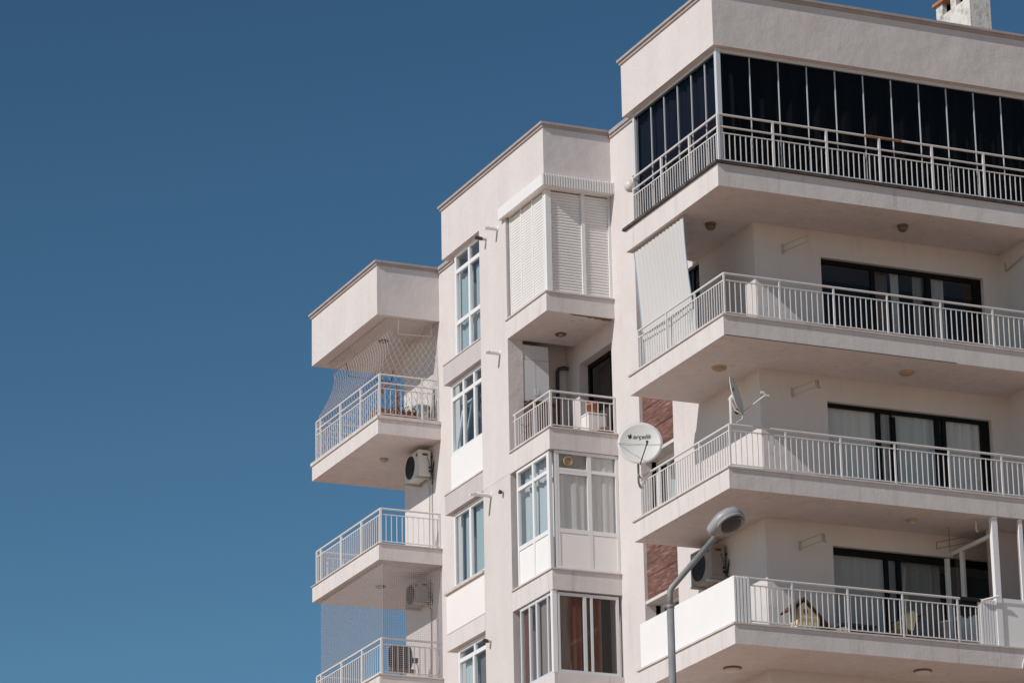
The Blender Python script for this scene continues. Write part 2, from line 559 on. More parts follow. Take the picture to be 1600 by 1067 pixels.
# copings of the set-back walls
for (ya, yb, z) in ((4.1, 7.69, 30.08), (13.28, 16.92, 30.10)):
    MB().box(XW - .06, XW + .3, ya, yb, z + .06, z + .14).box(XW - .03, XW + .27, ya, yb + .04, z, z + .06).build('coping', 'coping', B)
rf = MB()
rf.box(2.2, 13.5, 4.0, 12.9, 29.3, 29.6)
rf.build('roof', 'roof', B)

# chimney
ch = MB()
ch.box(8.12, 8.62, 4.0, 5.36, 29.9, 32.82)
for (y0, y1) in ((4.0, 4.26), (4.54, 4.76), (5.10, 5.36)):
    ch.box(8.12, 8.23, y0, y1, 32.82, 33.10)
    ch.box(8.51, 8.62, y0, y1, 32.82, 33.10)
ch.box(8.23, 8.32, 4.0, 4.12, 32.82, 33.10)
ch.box(8.42, 8.51, 4.0, 4.12, 32.82, 33.10)
ch.box(8.23, 8.51, 5.24, 5.36, 32.82, 33.10)
o = ch.build('chimney', 'chimney', B)
fl_ = MB()  # black core added so the openings look dark, shade put in as colour
fl_.box(8.30, 8.44, 4.13, 5.23, 32.80, 33.09)
fl_.build('dark_core', 'black', o)
cc = MB()
cc.box(8.06, 8.68, 3.94, 5.42, 33.102, 33.17)
cc.build('chimney_cap', 'terracotta', o)

# middle block ---------------------------------------------------------------
pr = MB()
pr.box(0, .34, 9.75, 11.15, 23.24, 29.0)
pr.build('pier', 'plaster', B)
pr = MB()
pr.box(.004, .34, 9.75, 11.15, 0, 23.24)
pr.build('pier', 'plaster_grey', B)['label'] = 'greyer lower part of the pier'
mw = MB()
mw.box(.34, XW, 12.98, 13.12, 0, 29.0)                 # far return
mw.box(.34, XW + .24, 10.2, 10.36, 0, 29.0)            # back of the loggia
mw.box(.30, .40, 10.36, 13.0, 26.0, 26.75)
mw.box(XW, XW + .24, 9.55, 10.2, 23.2, 29.0)
mw.box(XW, XW + .24, 7.97, 9.55, 25.69, 29.0)
mw.build('inner_wall', 'plaster_inside', B)
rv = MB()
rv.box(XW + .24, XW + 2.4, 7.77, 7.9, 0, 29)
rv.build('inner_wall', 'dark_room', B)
for (z0, z1, m, far) in ((26.13, 26.57, 'plaster_spandrel', 13.2), (23.23, 23.66, 'plaster_spandrel', 13.2), (20.62, 21.47, 'plaster_white', 13.2), (20.25, 20.605, 'plaster_slab', 13.2)):
    s = MB()
    s.box(.002, .30, 11.152, far, z0, z1)
    s.build('spandrel', m, B)
for (ov, ye, z0, z1) in ((.05, 13.24, 21.472, 21.53), (.015, 13.215, 26.572, 26.60), (.015, 13.215, 23.662, 23.69)):
    MB().box(-ov, .28, 11.152, ye, z0, z1).build('window_sill', 'edging', B)

# windows in the niche of the middle block
XN = .11
window('window', B, 'x', XN, 11.16, 12.76, 26.60, 29.0, mull=((11.98, 26.6, 29.0),), trans=((28.57, 11.2, 12.7), (27.40, 11.2, 12.7)), fw=.09, glass='glass_sky',
       curtains=((11.2, 11.92, 26.65, 28.5, 'curtain_teal', .02, .16, .08), (12.04, 12.68, 26.65, 28.5, 'curtain_teal', .02, .16, .08)))
f = window('window', B, 'x', XN, 11.16, 13.05, 24.50, 26.12, mull=((12.38, 24.5, 26.1), (11.80, 24.5, 26.1)), trans=((25.76, 11.2, 13.0),), fw=.085, glass='glass_sky',
       curtains=((11.2, 11.72, 24.5, 26.0, 'curtain_teal'), (12.0, 12.2, 24.5, 25.7, 'curtain_brown', .02, .12, .25), (12.75, 13.0, 24.5, 25.7, 'curtain_grey')))
sash = MB()        # tilted open casement seen in the left light
sash.prism([(.17, 12.42, 24.62), (.17, 12.50, 24.62), (.36, 12.50, 25.70), (.36, 12.42, 25.70)], (.04, 0, 0))
sash.prism([(.17, 12.90, 24.62), (.17, 12.98, 24.62), (.36, 12.98, 25.70), (.36, 12.90, 25.70)], (.04, 0, 0))
sash.prism([(.36, 12.5, 25.62), (.36, 12.9, 25.62), (.37, 12.9, 25.70), (.37, 12.5, 25.70)], (.04, 0, 0))
sash.build('open_sash', 'pvc', f)
p = MB()
p.box(.09, .20, 11.16, 13.06, 23.70, 24.498)
p.build('infill_panel', 'pvc_panel', B)
window('window', B, 'x', XN, 11.16, 13.0, 21.55, 23.22, mull=((12.12, 21.6, 23.2, .10),), fw=.09, glass='glass_sky',
       curtains=((12.22, 12.62, 21.6, 23.2, 'curtain_teal', .02, .14, .06), (11.22, 11.62, 21.6, 23.2, 'curtain_white', .02, .14, .06), (11.66, 12.06, 21.6, 23.2, 'curtain_teal', .02, .14, .06)))
window('window', B, 'x', XN, 11.16, 12.85, 18.6, 20.24, mull=((11.98, 19.95, 20.2), (12.05, 18.6, 19.95)), trans=((19.97, 11.2, 12.8),), fw=.085, glass='glass_sky',
       curtains=((12.1, 12.75, 18.6, 19.95, 'curtain_white', .02, .14, .06), (11.2, 11.98, 18.6, 19.95, 'curtain_taupe', .02, .14, .06)))

# corner bay slabs
for (z0, z1, ed) in ((26.14, 26.54, True), (23.22, 23.65, True), (20.31, 20.72, True), (17.43, 18.63, False)):
    s = MB()
    s.box(0.0, XW + 0.002, 7.77, 9.75 - .001, z0, z1)
    o = s.build('bay_slab', 'plaster_slab', B)
    if ed:
        e = MB()
        e.box(-.03, XW, 7.74, 8.0, z1 + .002, z1 + .03)
        e.box(-.03, .24, 8.0, 9.82 if z0 > 26 else 9.748, z1 + .002, z1 + .03)
        e.build('edging', 'edging', o)
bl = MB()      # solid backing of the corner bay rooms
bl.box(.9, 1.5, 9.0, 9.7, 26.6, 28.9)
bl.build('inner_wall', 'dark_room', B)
# peeling plaster under the upper bay slab
pe = MB()
pts = []
n = 14
for i in range(n + 1):
    t = i / n
    pts.append((.55 + .95 * t, 7.80 + .015 * random.random(), 26.137))
for i in range(n, -1, -1):
    t = i / n
    pts.append((.55 + .95 * t, 7.82 + (.16 * t + .02) * random.uniform(.35, 1.0), 26.137))
pe.prism(pts, (0, 0, -.004))
pe.build('peeling_patch', 'peel', B)

# shuttered bay (top)
def shutter(axis, c, a0, a1, z0, z1, parent):
    mb = MB()
    n = int((z1 - z0) / 0.062)
    for i in range(n):
        za = z0 + (z1 - z0) * i / n
        zb = z0 + (z1 - z0) * (i + 1) / n
        pr_ = [(c + .018, za), (c + .002, za + .010), (c - .004, (za + zb) / 2), (c + .002, zb - .010), (c + .018, zb)]
        for (p0, p1) in zip(pr_, pr_[1:]):
            if axis == 'x':
                mb.quad((p0[0], a0, p0[1]), (p0[0], a1, p0[1]), (p1[0], a1, p1[1]), (p1[0], a0, p1[1]))
            else:
                mb.quad((a0, p0[0], p0[1]), (a1, p0[0], p0[1]), (a1, p1[0], p1[1]), (a0, p1[0], p1[1]))
    bx(mb, axis, c + .03, c + .05, a0, a1, z0, z1)
    return mb.build('shutter_panel', 'shutter', parent)
fr = MB()
fr.box(.05, .17, 7.82, 7.92, 26.57, 28.8)             # corner posts
fr.box(.05, .10, 7.93, 7.97, 26.57, 28.8)
fr.box(.86, .94, 7.83, 7.92, 26.57, 28.8)
fr.box(1.53, 1.60, 7.83, 7.92, 26.57, 28.8) if False else fr.box(1.47, 1.528, 7.83, 7.92, 26.57, 28.8)
for y in (8.52, 9.10, 9.66):
    fr.box(.055, .11, y - .02, y + .02, 26.57, 28.8)
fr.box(.17, 1.47, 7.835, 7.91, 26.57, 26.61)
fr.box(.06, .105, 7.97, 9.64, 26.57, 26.61)
fro = fr.build('shutter_frame', 'pvc', B)
shutter('y', 7.86, .17, .86, 26.61, 28.78, fro)
shutter('y', 7.86, .94, 1.47, 26.61, 28.78, fro)
for (a, b) in ((7.97, 8.50), (8.54, 9.08), (9.12, 9.64)):
    shutter('x', .075, a, b, 26.61, 28.78, fro)
hd = MB()
hd.box(-.10, 1.66, 7.64, 7.769, 28.80, 29.05)
hd.box(-.10, -.002, 7.769, 9.92, 28.80, 29.05)
hd.box(-.002, .3, 7.769, 9.70, 28.80, 28.998)
hd.box(.3, 1.52, 7.771, 7.95, 28.80, 28.998)
for i in range(30):                                    # ribbed fascia
    x = -.085 + i * .0585
    hd.box(x, x + .03, 7.618, 7.639, 28.81, 29.06)
hd.build('shutter_hood', 'shutter', B)

# open loggia (below): cupboard, door, flue
cb = MB()
cb.box(.345, .93, 9.80, 10.19, 23.66, 24.80)
cb.box(.345, .63, 9.76, 10.19, 24.84, 25.74)
cb.box(.638, .93, 9.76, 10.19, 24.84, 25.74)
cb.box(.345, .93, 9.765, 10.19, 25.748, 26.06)
o = cb.build('wall_cupboard', 'cupboard', B)
hnd = MB()
for x in (.60, .665):
    hnd.tube([(x, 9.755, 24.98), (x, 9.735, 25.0), (x, 9.735, 25.08), (x, 9.755, 25.10)], .006)
hnd.build('handle', 'alu', o)
window('balcony_door', B, 'x', XW + .20, 7.80, 9.55, 23.66, 25.69, mull=((8.42, 23.7, 25.69, .12),), fw=.09, frame='black_frame', glass='glass_dark',
       curtains=((8.5, 9.5, 23.7, 25.6, 'curtain_taupe', .02, .2),))
fl = MB()
fl.tube([(1.52, 10.05, 25.74), (1.42, 10.08, 25.76), (1.33, 10.12, 25.74), (1.30, 10.13, 25.66), (1.30, 10.14, 23.66)], .04, 10)
fl.build('flue_pipe', 'dark_grey', B)

# glazed bay
Z0, Z1, ZS = 20.75, 23.21, 21.5
window('bay_window', B, 'y', 7.80, .10, 1.525, Z0, Z1, mull=((.155, Z0, Z1, .11), (.88, Z0, Z1, .09)), trans=((22.82, .2, 1.5, .07), (21.55, .2, 1.5, .09), (22.76, .2, .86, .06)), fw=.06, depth=.045, glass='glass',
       curtains=((.2, .86, 21.5, 22.8, 'curtain_white', .014, .17, .018), (.93, 1.5, 21.5, 23.2, 'curtain_white', .014, .15, .018), (.2, .86, 22.8, 23.2, 'curtain_grey', .014, .2, .018)))
p = MB()
p.box(.21, .83, 7.812, 7.8205, Z0 + .06, ZS)
p.box(.925, 1.47, 7.812, 7.8205, Z0 + .06, ZS)
p.build('infill_panel', 'pvc_panel', B)
window('bay_window', B, 'x', .03, 7.90, 9.50, Z0, Z1, mull=((8.70, Z0, Z1, .08), (7.97, Z0, Z1, .10)), trans=((22.80, 7.95, 9.45, .07), (21.55, 7.95, 9.45, .09)), fw=.06, glass='glass_sky',
       curtains=((7.95, 9.45, 21.5, 23.2, 'curtain_white', .04, .22, .1),))
p = MB()
p.box(.052, .065, 8.0, 8.66, Z0 + .06, ZS)
p.box(.052, .065, 8.74, 9.44, Z0 + .06, ZS)
p.build('infill_panel', 'pvc_panel', B)
fan = MB()
fan.lathe([(.105, 0), (.105, .03), (.085, .035), (.08, .015), (.0, .015)], (.42, 7.83, 23.00), (0, -1, 0), 24)
fan.build('vent_fan', 'lamp_tan', B)
wb2 = MB()
wb2.box(XW - .03, XW + .2, 9.3, 9.75, 17.4, 23.2)
wb2.box(.345, XW, 9.76, 9.9, 17.4, 23.2)
wb2.build('inner_wall', 'plaster_inside', B)
# sliding bay
Z0, Z1 = 18.64, 20.30
window('bay_window', B, 'y', 7.80, .10, 1.46, Z0, Z1 - .03, mull=((.71, Z0, Z1 - .04, .07), (.86, Z0, Z1 - .04, .05)), fw=.06, depth=.05, frame='alu', glass='glass_smoke',
       curtains=((.16, .40, Z0, Z1, 'curtain_taupe', .012, .13, .016), (.41, .70, Z0, Z1, 'curtain_brown', .012, .13, .016), (.76, .84, Z0, Z1, 'curtain_taupe', .012, .13, .016), (.86, 1.10, Z0, Z1, 'curtain_brown', .012, .13, .016), (1.12, 1.44, Z0, Z1, 'curtain_black', .01, .13, .3)))
pz = MB()
pz.box(.0, .11, 7.80, 7.895, Z0, Z1)
pz.build('corner_post', 'pvc', B)
window('bay_window', B, 'x', .03, 7.90, 9.45, Z0, Z1 - .02, mull=((8.12, Z0, Z1, .05), (8.66, Z0, Z1, .07), (9.00, Z0, Z1, .06)), fw=.05, frame='alu', glass='glass_smoke',
       curtains=((9.06, 9.4, Z0, Z1, 'curtain_brown', .012, .13, .016), (8.2, 8.9, Z0, Z1, 'curtain_grey', .012, .13, .03), (7.95, 8.12, Z0, Z1, 'curtain_brown', .012, .13, .016)))

# left block ------------------------------------------------------------------
lb = MB()
lb.box(XW, 6, 17.0, 19.17, 0, 28.96)
lb.build('wall', 'plaster', B)
for (z0, z1, zl) in ((26.14, 26.49, 26.57), (23.22, 23.58, 23.60), (20.31, 20.60, 20.63)):
    s = MB()
    s.box(0, XW - .002, 17.0, 19.17, z0, z1)
    s.box(0, 6, 19.172, 21.15, z0, z1)
    o = s.build('balcony_slab', 'plaster_slab', B)
    e = MB()
    e.box(-.03, XW - .004, 16.97, 17.25, z1 + .002, zl)
    e.box(-.03, .25, 17.25, 21.18, z1 + .002, zl)
    e.build('edging', 'edging', o)

# top storey glazing of the tower ----------------------------------------------
ZG0, ZG1 = 26.64, 28.955
fr = MB()
fr.box(.10, .19, .10, .19, ZG0, ZG1)                       # corner post
fr.box(.19, XR, .13, .19, ZG1 - .07, ZG1)
fr.box(.13, .19, .19, 3.80, ZG1 - .07, ZG1)
fr.box(.19, XR, .13, .19, ZG0, ZG0 + .05)
fr.box(.13, .19, .19, 3.80, ZG0, ZG0 + .05)
fr.box(.12, .20, 3.72, 3.80, ZG0, ZG1 - .001)
gz = fr.build('balcony_glazing', 'alu', B)
se = MB()  # black strip standing in for the shade band under the parapet
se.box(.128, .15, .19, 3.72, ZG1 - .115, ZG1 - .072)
se.build('shade_strip', 'black', gz)
edges_x = [.19 + .03] + [.83 + .609 * i for i in range(10)] + [XR]
for a, b in zip(edges_x, edges_x[1:]):
    p = MB()
    sheet(p, 'y', .16, a + .012, b - .012, ZG0 + .05, ZG1 - .07)
    p.build('glass_pane', 'glass_dark', gz)
edges_y = [.19 + .03, .69, 1.27, 1.86, 2.45, 3.03, 3.72]
for a, b in zip(edges_y, edges_y[1:]):
    p = MB()
    sheet(p, 'x', .16, a + .012, b - .012, ZG0 + .05, ZG1 - .07)
    p.build('glass_pane', 'glass_dark', gz)
md = MB()
for a in edges_x[1:-1]:
    md.box(a - .008, a + .008, .145, .175, ZG0 + .05, ZG1 - .10)
for a in edges_y[1:-1]:
    md.box(.145, .175, a - .008, a + .008, ZG0 + .05, ZG1 - .10)
md.build('glazing_bar', 'alu', gz)
curtain('y', .30, .25, XR, ZG0, ZG1, 'curtain_black', gz, .05, .3)
curtain('x', .27, .30, 3.79, ZG0, ZG1, 'curtain_navy', gz, .04, .24)
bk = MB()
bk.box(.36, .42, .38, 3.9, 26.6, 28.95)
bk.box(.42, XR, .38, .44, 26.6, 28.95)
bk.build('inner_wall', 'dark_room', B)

# balcony doors of the tower -----------------------------------------------------
YD = YW + .10
f = window('balcony_door', B, 'y', YD, 2.96, 6.55, 23.62, 25.62, mull=((4.14, 23.6, 25.6, .09), (5.37, 23.6, 25.6, .12), (6.44, 23.6, 25.6, .14)), trans=((25.57, 3.0, 6.5, .08),), fw=.05, frame='black_frame', glass='glass_mid',
       curtains=((4.2, 4.56, 23.6, 25.55, 'curtain_taupe', .02, .15, .12), (4.58, 4.76, 23.6, 25.55, 'curtain_white', .02, .12, .04), (5.08, 5.30, 23.6, 25.55, 'curtain_grey', .02, .12, .04), (5.44, 5.76, 23.6, 25.55, 'curtain_white', .02, .13, .04)))
f = window('balcony_door', B, 'y', YD, 2.96, 6.55, 20.72, 22.73, mull=((4.12, 20.7, 22.7, .07), (4.44, 20.7, 22.6, .08), (5.40, 20.7, 22.7, .09), (5.55, 20.7, 22.7, .08), (6.46, 20.7, 22.7, .18)), trans=((20.86, 3.0, 6.5, .16), (22.69, 3.0, 6.5, .07)), fw=.05, frame='black_frame', glass='glass',
       curtains=((3.0, 4.08, 20.75, 22.7, 'curtain_white', .022, .24, .03), (4.15, 4.40, 20.75, 22.7, 'curtain_grey', .02, .16, .03), (4.48, 5.37, 20.75, 22.7, 'curtain_teal', .02, .2, .03), (5.6, 6.38, 20.75, 22.7, 'curtain_white', .022, .19, .03)))
f = window('balcony_door', B, 'y', YD, 2.94, 6.55, 17.80, 19.90, mull=((4.13, 17.8, 19.9, .08), (4.40, 17.8, 19.9, .08)), trans=((19.83, 3.0, 6.5, .12),), fw=.05, frame='black_frame', glass='glass_mid',
       curtains=((2.98, 4.1, 17.8, 19.8, 'curtain_white', .025, .26, .03), (4.18, 4.36, 17.8, 19.8, 'curtain_grey', .02, .12, .03), (4.48, 5.38, 17.8, 19.8, 'curtain_grey', .02, .25, .12), (5.5, 5.8, 17.8, 19.8, 'curtain_grey', .02, .15, .03)))
p = MB()
p.box(5.385, 5.46, YW + .02, YD - .002, 17.8, 19.88)
p.build('door_post', 'pvc', B)
f = window('balcony_door', B, 'x', XW + .08, 3.90, 5.20, 23.62, 26.12, mull=((4.35, 23.6, 26.1, .07), (4.8, 23.6, 26.1, .07)), fw=.05, frame='black_frame', glass='glass_dark',
       curtains=((3.95, 4.10, 23.6, 26.1, 'curtain_taupe', .02, .1, .05), (4.10, 4.3, 23.6, 26.1, 'curtain_black', .02, .1, .06), (4.4, 4.6, 23.6, 26.1, 'curtain_taupe', .02, .1, .05), (4.6, 5.15, 23.6, 26.1, 'curtain_black', .02, .1, .06)))

# glazed enclosure on the lowest balcony -------------------------------------------
Z0, ZS, Z1 = 17.84, 18.70, 20.305
e = MB()
e.box(5.48, 5.60, .03, .13, Z0, Z1)
e.box(6.06, 6.14, .03, .11, ZS, Z1)
e.box(6.60, 6.68, .03, .11, ZS, Z1)
e.box(5.60, XR, .04, .10, ZS - .03, ZS + .05)
e.box(5.49, 5.56, .13, YW - .02, ZS - .03, ZS + .04)
e.box(5.49, 5.56, .13, YW - .02, 19.93, 20.0)
e.box(5.485, 5.565, 1.20, 1.27, ZS, 19.93)
eo = e.build('glazed_enclosure', 'pvc', B)
p = MB()
p.box(5.60, XR, .06, .075, Z0, ZS - .03)
p.box(5.515, 5.53, .13, 1.55, Z0, ZS - .03)
p.build('infill_panel', 'pvc_panel', eo)
p = MB()
sheet(p, 'y', .068, 5.60, XR, ZS + .05, Z1)
sheet(p, 'x', 5.522, .13, 1.55, ZS + .04, 19.93)
p.build('pane', 'glass_smoke', eo)
bk = MB()
bk.box(5.9, XR, .9, .95, Z0, Z1)
bk.build('inner_wall', 'plaster_inside', eo)

# ------------------------------------------------------------------ railings
def railing(runs, zt, zb, zbal, post_r=.016, second=None, parent=B, top_r=.023, rail_mat='rail'):
    """runs: list of (p, q, posts, spacing): straight runs in plan with post distances from p"""
    hr = MB()
    for (p, q, posts, sp) in runs:
        p3, q3 = Vector((*p, zt)), Vector((*q, zt))
        hr.tube([p3, q3], top_r, 8)
        if second:
            hr.tube([Vector((*p, second)), Vector((*q, second))], top_r * .85, 8)
    o = hr.build('balcony_railing', rail_mat, parent, smooth=False)
    bp = MB()
    for (p, q, posts, sp) in runs:
        P_, Q_ = Vector(p), Vector(q)
        L_ = (Q_ - P_).length
        d = (Q_ - P_) / L_
        hx = abs(d.x) > abs(d.y)
        def bar(z, t):
            a, b = P_, Q_
            if hx: bp.box(min(a.x, b.x), max(a.x, b.x), a.y - t, a.y + t, z - t, z + t)
            else: bp.box(a.x - t, a.x + t, min(a.y, b.y), max(a.y, b.y), z - t, z + t)
        bar(zbal, .010)
        bar(zb + .06, .010)
        k = sp
        while k < L_ - .04:
            if all(abs(k - t) > .04 for t in posts):
                c = P_ + d * k
                bp.box(c.x - .0075, c.x + .0075, c.y - .0075, c.y + .0075, zb + .071, zbal - .011)
            k += sp
    bp.build('baluster_panel', rail_mat, o)
    done = []
    for (p, q, posts, sp) in runs:
        P_, Q_ = Vector(p), Vector(q)
        d = (Q_ - P_).normalized()
        for t in posts:
            c = P_ + d * t
            if any((c - e_).length < .1 for e_ in done):
                continue
            done.append(c)
            pm = MB()
            pm.box(c.x - post_r, c.x + post_r, c.y - post_r, c.y + post_r, zb, zt - .005)
            pm.build('post', rail_mat, o)
    return o
PX = [0.0, 1.15, 2.29, 3.43, 4.58, 5.72]
PY = [0.0, 1.20, 2.42, 3.66]
A0 = (.08, .08)
r1 = railing([(A0, (XR - .02, .08), PX, .1145), (A0, (.08, 3.74), PY, .102)], 27.60, 26.64, 27.235, second=27.36, post_r=.021)
ru = MB()
ru.tube([(3.2, .08, 27.601), (3.35, .079, 27.602), (4.0, .08, 27.601)], .0275, 8)
ru.build('rust_patch', 'rail_rust', r1)
railing([(A0, (XR - .02, .08), PX, .1145), (A0, (.08, 3.74), PY, .102)], 24.45, 23.64, 24.32)
r3 = railing([(A0, (XR - .02, .08), PX, .1145), (A0, (.08, 3.80), [0.0, 1.22, 2.9, 3.72], .102)], 21.54, 20.725, 21.43)
railing([((.36, .08), (5.12, .08), [0.0, .87, 2.01, 3.15, 4.31, 4.76], .1145)], 18.68, 17.83, 18.55)
sp_ = MB()
for x in (.10, .165, .235, .305):
    sp_.box(x, x + .045, .05, .09, 17.83, 18.70)
sp_.box(.10, .35, .091, .11, 17.83, 18.70)
sp_.build('slat_panel', 'pvc', B)
sp_ = MB()
for i in range(6):
    sp_.box(5.14 + i * .058, 5.14 + i * .058 + .045, .05, .09, 17.83, 18.70)
sp_.box(5.14, 5.48, .091, .11, 17.83, 18.70)
sp_.build('slat_panel', 'pvc', B)
pn = MB()
pn.box(.04, .075, .05, 3.95, 17.83, 18.70)
pn.build('balcony_panel', 'pvc_panel', B)
# middle loggia
railing([((.08, 7.85), (1.525, 7.85), [0.0, 1.42], .132), ((.08, 7.85), (.08, 9.70), [0.0, .80, 1.75], .115)], 24.46, 23.69, 24.33, post_r=.02)
# left balconies
LX = (.08, 17.08)
for (zt, zb, zbal, sec) in ((27.56, 26.58, 27.235, 27.36), (24.42, 23.61, 24.29, None), (21.45, 20.64, 21.32, None)):
    railing([(LX, (XW - .01, 17.08), [0.0, 1.03, 1.43] if sec else [0.0, 1.43], .130), (LX, (.08, 21.05), [0.0, 1.15, 2.42, 3.70], .125), ((.08, 21.05), (3.0, 21.05), [0.0, 1.2, 2.4], .13)], zt, zb, zbal, second=sec, post_r=.022)

# ------------------------------------------------------------------ satellite dishes
def dish(name, centre, nrm, upv, dia, depth, label, text):
    c = Vector(centre)
    n = Vector(nrm).normalized()
    t = thing(name, c, label, 'satellite dish')
    u = (Vector(upv) - n * Vector(upv).dot(n)).normalized()
    s = u.cross(n)                                        # to the reader's right when the front is read
    mb = MB()
    rr = dia / 2
    prof = [(rr * i / 10, depth * (i / 10) ** 2 - depth) for i in range(11)]
    prof2 = [(rr * 1.0, .008), (rr * .985, .012), (rr * .97, -.004)]
    front = [(rr * .97 * i / 10, depth * .95 * (i / 10) ** 2 - depth + .012) for i in range(10, -1, -1)]
    mb.lathe(prof + prof2 + front, c, n, 48)
    d = mb.build('reflector', 'dish', t, smooth=True)
    # lettering laid on the curved front
    def put(x, y, lift=.006):
        r2 = (x * x + y * y) / (rr * .97) ** 2
        return c + s * x + u * y + n * (depth * .95 * r2 - depth + .012 + lift)
    fc = bpy.data.curves.new('lettering', 'FONT')
    fc.body = text
    fc.size = .1
    fc.shear = .22
    fc.align_x = 'LEFT'
    fc.resolution_u = 4
    fc.offset = .0006
    tmp = bpy.data.objects.new('tmp', fc)
    COL.objects.link(tmp)
    dg = bpy.context.evaluated_depsgraph_get()
    me = bpy.data.meshes.new_from_object(tmp.evaluated_get(dg))
    bpy.data.objects.remove(tmp)
    lm = MB()
    xs = [v.co.x for v in me.vertices]
    sc_ = dia * .405 / (max(xs) - min(xs))
    x0, y0 = -dia * .156, dia * .125
    for v in me.vertices:
        lm.v.append(tuple(put(x0 + (v.co.x - min(xs)) * sc_, y0 + v.co.y * sc_)))
    for p_ in me.polygons:
        lm.f.append(tuple(p_.vertices))
    k = dia * .052
    mk = [(-1, .55), (-.35, .45), (0, .75), (.5, 1.2), (.55, .35), (1.0, -.1), (.45, -.55), (.4, -1), (-.5, -1), (-.75, -.2)]
    i0 = len(lm.v)
    lm.v += [tuple(put(x0 - k * 1.35 + a * k, y0 + k * .95 + b * k)) for a, b in mk]
    lm.f.append(tuple(range(i0, i0 + len(mk))))
    lm.build('lettering', 'ink', d)
    return t, c, n, u, s, put, d

toCam = (CAM - Vector((-.15, 3.85, 21.95))).normalized()
nrm1 = (toCam + Vector((-.05, -.05, .42))).normalized()
t1, c, n, u, s, put, d1 = dish('satellite_dish', (-.12, 3.39, 22.09), nrm1, (0.05, 0, 1), .86, .07, 'round pale satellite dish facing the viewer beside the wood panel', 'arçelik')
sm = MB()
sm.tube([put(-.41, -.01), put(0, .0), put(.41, -.03)], .004, 4)
sm.tube([put(-.41, -.02), put(-.15, -.2), put(.12, -.38)], .005, 4)
sm.build('seam', 'cable', d1)
ar = MB()
lnb = c + n * .40 - u * .165 + s * .15
foot = c - u * .43 - n * .01 + s * .02
ar.tube([foot - n * .03, foot + n * .06 - u * .01, lnb - u * .02], .011, 8)
ar.build('feed_arm', 'dark_grey', t1)
ln = MB()
ln.tube([lnb - u * .05 + n * .02, lnb + u * .03 - n * .04], .017, 10)
ln.tube([lnb + u * .03 - n * .04, lnb + u * .045 - n * .06], .026, 10)
ln.build('receiver', 'dark_grey', t1)
mt = MB()
mt.tube([(.06, 3.80, 21.35), (-.02, 3.70, 21.40), (-.06, 3.62, 21.50), (-.06, 3.60, 22.06)], .022, 8)
mt.tube([(-.06, 3.60, 22.0), (-.10, 3.46, 22.06)], .05, 8)
mt.tube([(.07, 3.8, 21.54), (-.06, 3.61, 21.54)], .016, 6)
mt.build('mount', 'galv', t1)

nrm2 = (RT * .90 + UP * .30 - FW * .20).normalized()
t2, c, n, u, s, put, d2 = dish('satellite_dish', (.27, .12, 22.12), nrm2, UP - RT * .3, .74, .06, 'grey satellite dish seen edge on, standing on the balcony rail corner', 'arçelik')
ar = MB()
foot = c - u * .34
lnb = Vector((.84, .06, 22.18)) - FW * .1
ar.tube([c - n * .12 - u * .05, c - n * .10 - u * .25, foot - n * .02, foot + n * .10 + u * .04, lnb], .016, 8)
ar.build('feed_arm', 'dish', t2)
ln = MB()
dv = (c - lnb).normalized()
ln.tube([lnb - u * .02, lnb + dv * .03 + u * .04, lnb + dv * .08 + u * .05], .028, 8)
ln.tube([lnb - u * .02 - dv * .05, lnb - u * .01 + dv * .03], .022, 8)
ln.build('receiver', 'dish', t2)
mt = MB()
mt.tube([(.13, .09, 21.55), (.13, .09, 22.06)], .028, 8)
mt.tube([(.13, .09, 22.02), c - n * .07], .05, 8)
mt.tube([foot + n * .02, (.36, .10, 21.68), (.24, .09, 21.60), (.15, .09, 21.50), (.13, .09, 21.42)], .009, 6)
mt.build('mount', 'dish', t2)

